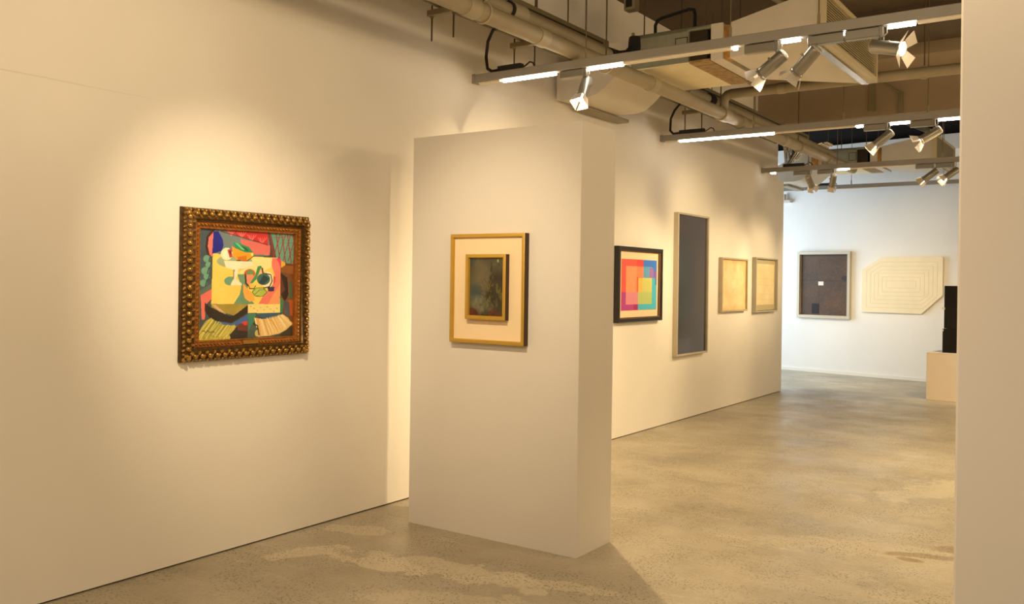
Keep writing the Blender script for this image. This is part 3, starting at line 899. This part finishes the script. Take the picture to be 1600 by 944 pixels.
# ----------------------------------------------------------------------------
# LIGHTING TRACKS
# ----------------------------------------------------------------------------
def track(y, x0, x1, label, covers, leds, wires, driver=None, cable=None, z0=3.135, z1=3.198):
    t = empty('lighting_track', (0, y, z0), 0, label, 'lighting track', 'ceiling lighting tracks')
    hz = z1 - z0
    MB().box((x0, -.033, 0), (x1, .033, hz), .003).build('rail', M['alu'], t)
    MB().box((x0 - .0, -.037, -.004), (x0 + .03, .037, hz + .004), .003).build('wall_bracket', M['alu'], t)
    for (a, b) in covers:
        MB().box((a, -.026, -.014), (b, .026, 0), .003).build('rail_cover', M['track_cover'], t)
    for (a, b) in leds:
        MB().tube([(a, 0, -.014), (a + .004, 0, -.014), (b - .004, 0, -.014), (b, 0, -.014)], [.007, .0095, .0095, .007], 12).build('led_tube', M['led'], t)
    for wx in wires:
        h = MB().tube([(wx, 0, hz), (wx, 0, hz + .07)], .009, 10)
        c = h.build('wire_clamp', M['bracket'], t)
        MB().tube([(wx, 0, hz + .065), (wx, 0, CZ - z0)], .0042, 8).build('suspension_wire', M['steel_wire'], t)
    if driver:
        a, b = driver
        d = MB().box((a, -.028, hz), (b, .028, hz + .042), .004).build('driver_box', M['black_plastic'], t)
        MB().tube([(b, 0, hz + .012), (b + .03, 0, hz + .02), (b + .07, 0, hz + .045), (b + .1, 0, hz + .035), (b + .115, 0, hz + .003)], .006, 8).build('driver_lead', M['cable'], t)
    if cable:
        MB().tube([Vector(p) - Vector((0, y, z0)) for p in cable], .013, 10).build('power_cable', M['cable'], t)
    return t


T1Y, T2Y, T3Y, T4Y = 5.65, 9.05, 12.30, 15.5
track(T1Y, WX + .001, 1.4, 'nearest grey lighting track, ending on the wall above the white partition',
      [(-4.24, -4.04), (-2.975, -2.185), (-1.06, 1.38)], [(-4.02, -3.54), (-3.27, -2.98), (-2.178, -2.148), (-1.86, -1.74), (-1.505, -1.465), (-1.22, -1.07), (.4, 1.0)],
      [-3.29, -2.2, -1.63, .2], (-4.06, -3.85),
      [(-4.06, T1Y, 3.215), (-4.13, T1Y, 3.212), (-4.175, T1Y, 3.24), (-4.19, T1Y, 3.33), (-4.175, T1Y, 3.45), (-4.13, T1Y, 3.53), (-4.06, T1Y + .02, 3.57), (-3.96, T1Y + .06, 3.56), (-3.90, T1Y + .12, 3.535), (-3.84, T1Y + .2, 3.54), (-3.78, T1Y + .3, 3.58)])
track(T2Y, WX + .001, 1.4, 'middle lighting track with a long glowing strip beside the wall',
      [(-4.24, -4.09), (-3.03, -2.24), (-1.0, 1.38)], [(-4.08, -3.04), (-2.235, -2.175), (-1.93, -1.745), (-1.51, -1.05), (.2, .9)],
      [-3.26, -2.36, -1.6], (-4.08, -3.80),
      [(-4.08, T2Y, 3.215), (-4.16, T2Y, 3.212), (-4.195, T2Y, 3.25), (-4.19, T2Y, 3.38), (-4.16, T2Y + .03, 3.47), (-4.10, T2Y + .05, 3.55)])
track(T3Y, WX + .001, 1.4, 'third lighting track, ending on the wall near the far corner',
      [(-4.24, -4.18), (-3.1, -2.3), (-1.7, 1.38)], [(-4.165, -4.105), (-3.275, -3.12), (-2.05, -1.94), (-1.4, -.6)],
      [-3.66, -3.28, -2.0], (-4.0, -3.72), None)
track(T4Y, -6.4, 1.4, 'farthest lighting track, running before the top of the far wall',
      [(-4.23, -3.46)], [], [-5.2, -3.9, -2.5], (-4.5, -4.25), None, 3.20, 3.262)


# ----------------------------------------------------------------------------
# SPOTLIGHTS
# ----------------------------------------------------------------------------
def make_spot():
    root = empty('spotlight')
    # adapter gear box to the left of the stem
    MB().box((-.205, -.026, -.062), (-.012, .026, -.004), .006).build('adapter_box', M['lamp'], root)
    st = MB()
    st.box((-.014, -.016, -.06), (.012, .016, -.002), .002)
    st.tube([(.030, 0, -.002), (.030, 0, -.045), (.012, 0, -.062), (.012, 0, -.118)], .0045, 8)
    st.tube([(-.010, 0, -.055), (-.004, 0, -.070), (-.004, 0, -.118)], .0045, 8)
    st.build('stem', M['lamp'], root)
    body = MB()
    body.lathe([(.0, -.062), (.036, -.062), (.040, -.058), (.041, -.05), (.041, .118), (.046, .124), (.046, .136), (.041, .136), (.038, .126), (0, .126)], 28)
    bo = body.build('body', M['lamp'], root)
    bo.location = (0, 0, -.125)
    rc = MB(); rc.lathe([(0, -.068), (.030, -.068), (.036, -.063), (.036, -.060), (0, -.060)], 24); rc.build('rear_cap', M['lamp_cap'], bo)
    ln = MB(); ln.lathe([(0, .134), (.026, .133), (.037, .129), (0, .128)], 24); le = ln.build('lens', M['lens_dim'], bo)
    kn = MB(); kn.tube([(.040, 0, .02), (.056, 0, .02)], .007, 10); kn.build('tilt_knob', M['lamp'], bo)
    for k in range(4):
        f = MB()
        # trapezoid flap, hinged on local X axis at the origin, opening outwards
        f.prism([(-.030, 0), (.030, 0), (.046, .072), (-.046, .072)], lambda x, z: (x, -.001, z), lambda x, z: (x, .001, z))
        f.tube([(-.026, 0, 0), (.026, 0, 0)], .003, 8)
        fo_ = f.build('barn_door', M['flap'], bo)
        fo_.matrix_parent_inverse = Matrix.Identity(4)
        a = k * PI / 2
        fo_.location = (.040 * math.sin(a), -.040 * math.cos(a), .134)
        fo_.rotation_euler = (math.radians(28), 0, a)
    return root


proto = make_spot()
used = [False]
LIGHTS = []


def place_spot(x, y, d, label, mode='doors', flip=False, open_deg=28, roll=0.0, z=3.135, bright=False):
    d = Vector(d).normalized()
    if not used[0]: r = proto; used[0] = True
    else: r = copy_tree(proto)
    r.location = (x, y, z)
    tag(r, label, 'spotlight', 'spotlights on the ceiling tracks')
    for ch in r.children:
        nm = ch.name.split('.')[0]
        if nm == 'adapter_box' and flip:
            ch.rotation_euler = (0, 0, PI)
        if nm == 'body':
            q = d.to_track_quat('Z', 'Y')
            ch.rotation_mode = 'QUATERNION'
            ch.rotation_quaternion = q @ Matrix.Rotation(roll, 3, 'Z').to_quaternion()
            k = 0
            for g in ch.children:
                gn = g.name.split('.')[0]
                if gn == 'barn_door':
                    o = open_deg[k] if isinstance(open_deg, (list, tuple)) else open_deg
                    e = g.rotation_euler
                    g.rotation_euler = (math.radians(o), 0, e.z)
                    k += 1
    lp = Vector((x, y, z - .125)) + d * .150
    return lp, d


def lamp(name, loc, d, watts, deg=46, blend=.9, col=(1, .80, .52), size=.03):
    L = bpy.data.lights.new(name, 'SPOT'); L.energy = watts * GW[CUR]; L.spot_size = math.radians(deg); L.spot_blend = blend
    L.color = col; L.shadow_soft_size = size
    o = bpy.data.objects.new(name, L); COL.objects.link(o); o.location = loc
    o.rotation_mode = 'QUATERNION'; o.rotation_quaternion = Vector(d).to_track_quat('-Z', 'Y')
    return o


WARM = (1.0, .755, .42)
SP = [
    # x, y, direction, label, roll, flap opening, flip adapter, watts, cone
    (-3.290, T1Y, (.10, -.62, -.78), 'spotlight pointing almost straight down, directly above the white partition', .2, 10, False, 115, 112),
    (-1.890, T1Y, (-.83, .13, -.545), 'left one of the paired tilted spotlights on the nearest track, dark grey barrel with flaps', .5, (30, 22, 26, 20), False, 170, 75),
    (-1.680, T1Y, (-.72, .20, -.664), 'right one of the paired tilted spotlights on the nearest track, with wide open pale flaps', .9, (55, 30, 60, 30), True, 150, 75),
    (-1.260, T1Y, (.93, -.26, -.26), 'spotlight on the nearest track turned to show its glowing lens', .9, (64, 70, 60, 66), False, 90, 70),
    (-1.960, T2Y, (-.70, -.15, -.60), 'left spotlight on the middle track, square hood closed in', .4, 6, False, 260, 60),
    (-1.545, T2Y, (-.83, -.215, -.515), 'right spotlight on the middle track beside the tall right wall', .8, (40, 35, 45, 30), False, 240, 60),
    (-3.650, T3Y, (.046, .819, -.572), 'tilted leftmost spotlight on the third track, aimed at the far wall', .3, 24, False, 150, 60),
    (-3.328, T3Y, (-.30, .70, -.651), 'second spotlight from the left on the third track, barrel end-on', .3, 12, False, 60, 60),
    (-2.104, T3Y, (-.80, -.05, -.60), 'third spotlight from the left on the third track, left one of its right-hand pair', .3, 14, False, 60, 60),
    (-1.870, T3Y, (-.673, -.466, -.575), 'rightmost spotlight on the third track, nearest the tall right wall', .5, 20, False, 120, 60),
]
for i, (x, y, d, label, roll, op, flip, watts, deg) in enumerate(SP):
    lp, dd = place_spot(x, y, d, label, roll=roll, open_deg=op, flip=flip)
    CUR = 'ABCDEEFFFF'[i]
    if i == 0: dd = Vector((.55, -.45, -.70))      # opened-up flood throwing over the floor beside the partition
    lamp('lamp', lp, dd, watts, deg, 1.0 if i == 0 else .8, WARM, .025)


def aim(name, loc, target, watts, deg, blend=1.0, col=WARM, size=.04):
    lamp(name, loc, Vector(target) - Vector(loc), watts, deg, blend, col, size)


# lamps on the track over the photographer's head (outside the picture)
CUR = 'G'
aim('lamp', (-2.35, 2.35, 3.05), (-4.3, 3.46, 1.50), 66, 50, 1, (1, .79, .50))
CUR = 'H'
aim('lamp', (-2.75, 2.35, 3.05), (-3.27, 4.46, 1.48), 66, 50, 1, (1, .79, .50))
CUR = 'I'
aim('lamp', (-1.9, 2.35, 3.05), (-4.3, 2.25, 2.75), 30, 70, 1, (1, .77, .50))
# lamps of the middle and third track hidden by the right wall
CUR = 'J'
aim('lamp', (-1.2, T2Y, 3.0), (-4.3, 9.75, 1.95), 130, 44)
aim('lamp', (-1.3, T3Y - .1, 3.0), (-4.3, 11.1, 1.65), 110, 34)
aim('lamp', (-1.1, T3Y - .1, 3.0), (-4.3, 12.25, 1.65), 110, 34)
# far wall
CUR = 'K'
aim('lamp', (-3.1, T3Y + .15, 3.0), bw(2.2, 0, 1.8), 60, 44)
aim('lamp', (-3.6, T3Y + .15, 3.0), bw(.82, 0, 1.9), 40, 44)
aim('lamp', (-1.0, T3Y, 3.0), (-2.0, 13.7, .55), 130, 36)  # unseen lamp added to brighten the plinth
# unseen down lamps added to brighten the hall floor
CUR = 'L'
for (x, y, wv) in ((-.2, T1Y, 200), (1.2, T2Y, 200), (-1.1, T2Y - .6, 190), (0.4, T3Y, 160)):
    aim('lamp', (x, y, 3.05), (x - .1, y + .7, 0), wv, 110, 1, WARM, .12)
CUR = 'S'
aim('lamp', (-.9, 1.3, 3.05), (-1.4, 1.6, 0), 120, 115, 1, (1, .79, .52), .12)  # unseen flood lamp added over the foreground


def strip(loc, sx, watts, target, col=(1, .76, .45), sy=.06):  # area light added as unseen fill
    L = bpy.data.lights.new('fill_strip', 'AREA'); L.shape = 'RECTANGLE'; L.size = sx; L.size_y = sy; L.energy = watts * GW[CUR]; L.color = col
    o = bpy.data.objects.new('fill_strip', L); COL.objects.link(o); o.location = loc
    o.rotation_mode = 'QUATERNION'; o.rotation_quaternion = (Vector(target) - Vector(loc)).to_track_quat('-Z', 'Y')


def fill_point(loc, watts, rad=.12, col=(1, .755, .43)):
    L = bpy.data.lights.new('led_tube', 'POINT'); L.energy = watts * GW[CUR]; L.shadow_soft_size = rad; L.color = col  # soft point light added as unseen fill, no modelled tube
    o = bpy.data.objects.new('led_tube', L); COL.objects.link(o); o.location = loc


# unseen fill lights added behind the photographer and in the right half of the hall
CUR = 'M'
strip((-1.0, -.9, 3.3), 3.0, 50, (-2.6, 3, 1.2), (1, .80, .58))
CUR = 'Q'
for x_ in (-2.2, -.8, .8):
    fill_point((x_, 2.35, 3.12), 40)
CUR = 'R'
for y_ in (T1Y, T2Y, T3Y):
    for x_ in (.3, 2.0):
        fill_point((x_, y_, 3.10), 40)
# daylight through the tall window of the far room
CUR = 'O'
L = bpy.data.lights.new('daylight', 'AREA'); L.shape = 'RECTANGLE'; L.size = 2.7; L.size_y = 2.3; L.energy = 60 * GW[CUR]; L.color = (.66, .82, 1.0)
o = bpy.data.objects.new('daylight', L); COL.objects.link(o); o.location = (-7.16, 15.1, 1.9); o.rotation_euler = (0, -PI / 2, 0)

# ----------------------------------------------------------------------------
# PIPES
# ----------------------------------------------------------------------------
PX, PZ, PR = -3.40, 3.275, .060
t = empty('water_pipe', (PX, 3.0, PZ), 0, 'thick cream pipe along the wall with a branch elbow above the hall', 'pipe')
MB().tube([(0, -1.5, 0), (0, 10.6, 0)], PR, 20).build('main_run', M['pipe'], t)
for yy in (1.35, 2.15, 3.9, 6.0, 7.4, 9.2):
    MB().tube([(0, yy, 0), (0, yy + .11, 0)], PR + .007, 20).build('coupling', M['pipe_joint'], t)
br = MB()
br.tube([(0, 5.58, 0), (0, 5.58, .13), (.012, 5.58, .165), (.04, 5.58, .192), (.08, 5.58, .20), (6.0, 5.58, .20)], .048, 18)
bo_ = br.build('branch', M['pipe'], t)
MB().tube([(.55, 5.58, .20), (.62, 5.58, .20)], .054, 18).build('branch_coupling', M['pipe_joint'], bo_)
MB().tube([(0, 5.5, 0), (0, 5.66, 0)], PR + .010, 20).build('tee_joint', M['pipe_joint'], t)


def hanger(x, y, z, r, label, group):
    h = empty('pipe_hanger', (x, y, z), 0, label, 'pipe hanger', group)
    c = MB()
    pts = [((r + .006) * math.cos(a), 0, (r + .006) * math.sin(a)) for a in [2 * PI * k / 24 for k in range(25)]]
    c.tube(pts, .007, 8)
    c.build('clevis_ring', M['pipe_joint'], h)
    MB().tube([(0, 0, r + .004), (0, 0, CZ - z)], .006, 8).build('rod', M['rod'], h)
    return h


hanger(PX, 4.55, PZ, PR, 'ring hanger clamped round the thick cream pipe, first from the left', 'ring hangers on the thick pipe')
hanger(PX, 6.15, PZ, PR, 'ring hanger on the thick cream pipe behind the nearest track, left of the ceiling unit', 'ring hangers on the thick pipe')
hanger(PX, 9.05 - .55, PZ, PR, 'ring hanger on the thick cream pipe beside the branch elbow', 'ring hangers on the thick pipe')
hanger(PX, 11.0, PZ, PR, 'ring hanger on the thick cream pipe behind the middle track', 'ring hangers on the thick pipe')
hanger(-1.55, 8.58, PZ + .2, .048, 'ring hanger on the branch pipe crossing the hall', 'ring hangers on the branch pipe')

# second pair: insulated chilled water pipe and flat conduit next to the wall
t = empty('insulated_pipe', (-3.52, 3.0, 3.425), 0, 'second cream pipe running beside and above the thick pipe, with black insulated end', 'pipe')
MB().tube([(0, -1.5, 0), (0, 3.45, 0)], .047, 18).build('run', M['pipe'], t)
MB().tube([(0, 2.0, 0), (0, 2.16, 0)], .066, 18).build('flange', M['pipe_joint'], t)
MB().tube([(0, 1.98, .0), (0, 2.0, 0)], .062, 18).build('gasket', M['insulation'], t)
MB().tube([(0, 3.40, 0), (.0, 3.58, .01), (.02, 3.72, .05), (.03, 3.80, .12), (.03, 3.82, .22)], .058, 14).build('insulated_end', M['insulation'], t)
t = empty('insulated_pipe', (-3.52, 7.95, 3.425), 0, 'second cream pipe beside the thick pipe, running on behind the nearer ceiling unit', 'pipe')
MB().tube([(0, 0, 0), (0, 5.0, 0)], .045, 18).build('run', M['pipe'], t)
MB().tube([(0, .5, 0), (0, .62, 0)], .056, 18).build('flange', M['insulation'], t)
t = empty('cable_trunking', (-3.66, 1.6, 3.545), 0, 'olive cable trunking with a dark slot beside the wall pipes', 'cable trunking')
tr = MB().box((-.035, 0, -.06), (.035, 5.0, .05), .006).build('channel', M['conduit'], t)
MB().box((.034, .1, .0), (.038, 4.9, .012)).build('slot', M['gap'], tr)
t = empty('cable_trunking', (-3.66, 8.0, 3.545), 0, 'olive cable trunking beside the wall, beyond the nearer ceiling unit', 'cable trunking')
tr = MB().box((-.035, 0, -.06), (.035, 4.2, .05), .006).build('channel', M['conduit'], t)
MB().box((.034, .1, .0), (.038, 4.1, .012)).build('slot', M['gap'], tr)
# thin conduit lying behind, close to the wall
tc_ = MB().tube([(-4.14, 1.6, 3.56), (-4.14, 12.4, 3.56)], .018, 12).build('wall_conduit', M['conduit'])
tag(tc_, 'thin conduit resting on the wall brackets behind the thick pipe', 'conduit')


def trapeze(y, label):
    h = empty('trapeze_bracket', (-4.10, y, 3.51), 0, label, 'bracket', 'trapeze brackets along the long wall')
    c = MB()
    c.box((-.13, -.022, -.02), (.13, .022, .022), .003)
    c.build('channel', M['bracket'], h)
    for sx in (-.1, .1):
        MB().tube([(sx, 0, -.20), (sx, 0, CZ - 3.51)], .006, 8).build('rod', M['rod'], h)
        MB().tube([(sx, 0, -.034), (sx, 0, -.02)], .012, 6).build('nut', M['bracket'], h)


trapeze(5.0, 'steel trapeze bracket with two hanging rods on the wall, top left above the white partition')
trapeze(6.05, 'steel trapeze bracket with two hanging rods just above the end of the nearest track')
trapeze(9.45, 'steel trapeze bracket with two hanging rods above the end of the middle track')

# free threaded rods that carry the ducts and trays
rods = [(-3.66, 5.55, 3.55, 'thick rod above the trunking, first from the left', .010), (-3.66, 6.0, 3.55, 'rod above the trunking, second from the left', .006),
        (-3.72, 6.38, 3.55, 'rod above the trunking near the ceiling unit', .006), (-3.66, 8.9, 3.55, 'rod above the trunking, beyond the nearer ceiling unit', .005),
        (-3.66, 10.2, 3.55, 'rod above the trunking, behind the middle track', .005)]
for (x, y, z, lb, r) in rods:
    o = MB().tube([(x, y, z), (x, y, CZ)], r, 8).build('hanger_rod', M['rod'])
    tag(o, 'dark steel ' + lb, 'hanger rod', 'hanger rods from the ceiling')

# ----------------------------------------------------------------------------
# CEILING FAN COIL UNIT with plenums
# ----------------------------------------------------------------------------
def make_fcu():
    root = empty('ceiling_air_unit')
    # local origin: left front bottom corner of the metal casing;  x right, y away, z up
    w, d, h = .70, .96, .29
    c = MB()
    c.box((0, 0, .012), (.51, d, h), .004)
    c.box((.0, 0, h - .03), (w, .03, h)); c.box((.0, .0, h - .012), (w, d, h)); c.box((.51, d - .03, 0.012), (w, d, h - .012))
    cas = c.build('metal_casing', M['galv'], root)
    MB().box((-.006, -.006, 0), (.012, .02, h + .03), .002).build('corner_strip', M['bracket'], cas)
    MB().box((.395, -.003, .10), (.50, 0, .215), .001).build('access_hatch', M['galv'], cas)
    bp = MB()
    bp.frame(.393, .502, .098, .217, [(0, -.001), (0, -.005), (.006, -.005), (.006, -.001)]); bp.build('hatch_seal', M['dark_fill'], cas)
    MB().box((.515, .02, .02), (.66, .05, h - .03)).build('dark_infill', M['dark_fill'], root)  # dark panel closing the recess, standing in for its shade
    un = MB().box((.012, .012, 0), (w - .19, d - .01, .012)).build('underside_board', M['liner'], root)
    MB().box((w - .19, .012, .002), (w - .01, d - .01, .02)).build('underside_foam', M['foam'], root)
    for (x, y) in ((.06, .1), (.06, .85), (.62, .1), (.62, .85)):
        MB().tube([(x, y, h - .02), (x, y, CZ - 3.37)], .006, 8).build('hanger_rod', M['rod'], root)
    # white neck + chipboard packer on the right
    MB().box((.70, .0, 0), (.80, d, h), .003).build('duct_neck', M['duct'], root)
    MB().box((.80, .02, .01), (.85, .16, h - .02), .002).build('packer', M['osb'], root)
    # right plenum flares out towards its grille
    q = MB()
    q.hexa([(.86, 0, 0), (1.56, -.08, .03), (1.56, 1.52, .0), (.86, .90, 0), (.86, 0, .28), (1.56, -.08, .40), (1.56, 1.52, .40), (.86, .90, .28)])
    q.build('supply_plenum', M['duct'], root)
    q = MB().box((1.56, -.09, .01), (1.62, 1.55, .05)); q.box((1.56, -.09, .36), (1.62, 1.55, .40)); q.box((1.56, -.09, .05), (1.62, -.05, .36)); q.box((1.56, 1.51, .05), (1.62, 1.55, .36))
    g = q.build('grille_frame', M['grille'], root)
    MB().box((1.562, -.05, .05), (1.568, 1.51, .36)).build('grille_backing', M['dark_fill'], g)  # dark sheet added for the shade behind the slats
    sl_ = MB()
    for k in range(16):
        z = .056 + k * .0195
        sl_.hexa([(1.575, -.05, z), (1.605, -.05, z - .006), (1.605, 1.51, z - .006), (1.575, 1.51, z), (1.575, -.05, z + .006), (1.605, -.05, z), (1.605, 1.51, z), (1.575, 1.51, z + .006)])
    sl_.build('louvre_slats', M['grille'], g)
    MB().box((1.50, -.06, -.006), (1.56, 1.5, .004)).build('foil_tape', M['foil'], root)
    # left plenum drops towards the wall: rounded shoulder above, curved belly below
    prof = [(-.002, .03), (-.08, .02), (-.17, -.03), (-.25, -.10), (-.33, -.155), (-.42, -.175), (-.70, -.175), (-.745, -.165), (-.745, .06), (-.60, .13), (-.40, .215), (-.22, .262), (-.10, .262), (-.002, .262)]
    q = MB(); q.prism(prof, lambda x, z: (x, .0, z), lambda x, z: (x, .92, z))
    q.build('return_plenum', M['duct'], root)
    q = MB().box((-.755, .3, -.21), (-.62, 1.15, -.178), .006)
    q.build('grille_lip', M['bracket'], root)
    return root


fcu = make_fcu()
fcu.location = (-3.51, 6.80, 3.37)
tag(fcu, 'nearer ceiling air unit with cream underside and flared white duct, behind the nearest track', 'air conditioner', 'ceiling air units')
f2 = copy_tree(fcu)
f2.location = (-3.97, 14.05, 3.37)
tag(f2, 'farther ceiling air unit with grey casing, hung before the far wall', 'air conditioner', 'ceiling air units')

# chipboard packers strapped to the far unit
for (x, lb) in ((-4.12, 'chipboard packing piece beside the casing of the farther ceiling unit'),):
    o = MB().box((x, 13.98, 3.38), (x + .09, 14.05, 3.66), .003).build('packing_board', M['osb']); tag(o, lb, 'packing board')

# black drain hose loop over the nearer unit
bh = MB().tube([(-3.42, 7.05, 3.66), (-3.42, 7.05, 3.80), (-3.40, 7.05, 3.84), (-3.36, 7.05, 3.855), (-3.12, 7.08, 3.90), (-3.08, 7.08, 3.89), (-3.07, 7.08, 3.85), (-3.07, 7.08, 3.66)], .014, 12).build('drain_hose', M['insulation'])
tag(bh, 'black insulated hose looping above the nearer ceiling unit', 'hose')
# small junction box on a rod
t = empty('junction_box', (-3.60, 6.95, 3.93), 0, 'small pale junction box hanging high by the ceiling above the nearer air unit', 'junction box')
MB().box((-.05, -.05, 0), (.05, .05, .15), .006).build('body', M['bracket'], t)
MB().box((-.03, -.053, .02), (.03, -.05, .12), .002).build('cover', M['black_plastic'], t)
MB().tube([(0, 0, .15), (0, 0, CZ - 3.93)], .008, 8).build('rod', M['rod'], t)
# diagonal conduits under the ceiling
o = MB().tube([(-2.95, 8.0, 4.36), (-2.75, 10.6, 4.36)], .03, 12).build('ceiling_conduit', M['conduit']); tag(o, 'straight conduit under the dark ceiling above the nearer air unit', 'conduit')
o = MB().tube([(-2.95, 12.9, 4.0), (-2.6, 15.6, 4.0)], .045, 12).build('ceiling_conduit', M['conduit']); tag(o, 'slanting pipe under the dark ceiling before the far wall', 'conduit')
# brace on the beam face
t = empty('beam_brace', (-2.78, 12.06, 3.76), 0, 'pale flat metal brace fixed on the face of the ceiling beam', 'brace')
MB().box((-.06, 0, .06), (.02, .04, .50), .004).build('upright', M['conduit'], t)
MB().tube([(.05, -.02, .46), (.33, -.02, .26)], .014, 10).build('diagonal', M['conduit'], t)
MB().box((.30, .0, .0), (.35, .04, .27), .004).build('post', M['conduit'], t)
# bundle of foil hoses at the far end of the long wall
fb = MB()
for k in range(5):
    a = k * .07
    fb.tube([(-4.2 + a * .3, 12.99 + a * .2, CZ), (-4.2 + a * .3, 12.98 + a, 3.6), (-4.18 + a * .3, 12.98 + a, 3.30 + a * .5), (-4.10 + a * .5, 13.10 + a, 3.52 + a * .4), (-4.02 + a, 13.25 + a * .7, 3.62 + a * .2), (-3.9 + a * .8, 13.5, 3.55 + a * .3)], .03, 10)
tag(fb.build('foil_hose_bundle', M['foil']), 'tangle of foil hoses at the far end of the long wall', 'hoses', None, 'stuff')
# small bracket on the far wall, top left
t = empty('wall_bracket', tuple(bw(.02, 0, 3.10)), BA, 'small pale bracket high on the left of the far wall', 'bracket')
MB().box((0, -.10, 0), (.14, 0, .05), .004).build('plate', M['duct'], t)
MB().box((.0, -.10, .05), (.03, -.02, .16), .004).build('arm', M['duct'], t)

# ----------------------------------------------------------------------------
# CAMERA
# ----------------------------------------------------------------------------
F_PX, YAW, ROLL, CY = 1405.56, .605888, .0139917, 438.0
cam = bpy.data.cameras.new('camera')
cam.sensor_fit = 'HORIZONTAL'; cam.sensor_width = 36.0; cam.lens = 36.0 * F_PX / 1600
cam.shift_x = 0; cam.shift_y = -(472 - CY) / 1600.0
cam.clip_start = .05
co = bpy.data.objects.new('camera', cam); COL.objects.link(co)
c_, s_ = math.cos(YAW), math.sin(YAW)
d = Vector((-s_, c_, 0)); r = Vector((c_, s_, 0)); u = Vector((0, 0, 1))
r, u = r * math.cos(ROLL) + u * math.sin(ROLL), u * math.cos(ROLL) - r * math.sin(ROLL)
mw = Matrix(((r.x, u.x, -d.x, 0), (r.y, u.y, -d.y, 0), (r.z, u.z, -d.z, 1.59), (0, 0, 0, 1)))
co.matrix_world = mw
SC.camera = co

# ----------------------------------------------------------------------------
# WORLD and colour
# ----------------------------------------------------------------------------
wd = bpy.data.worlds.new('world'); SC.world = wd; wd.use_nodes = True
bg = wd.node_tree.nodes['Background']; bg.inputs['Color'].default_value = (.75, .87, 1, 1); bg.inputs['Strength'].default_value = 1.0
SC.view_settings.view_transform = 'Standard'
SC.view_settings.look = 'None'
SC.view_settings.gamma = 1.0
SC.view_settings.use_curve_mapping = False
SC.view_settings.exposure = 0.0
SC.cycles.use_denoising = True
SC.cycles.max_bounces = 10
SC.cycles.diffuse_bounces = 6
SC.cycles.sample_clamp_indirect = 4.0
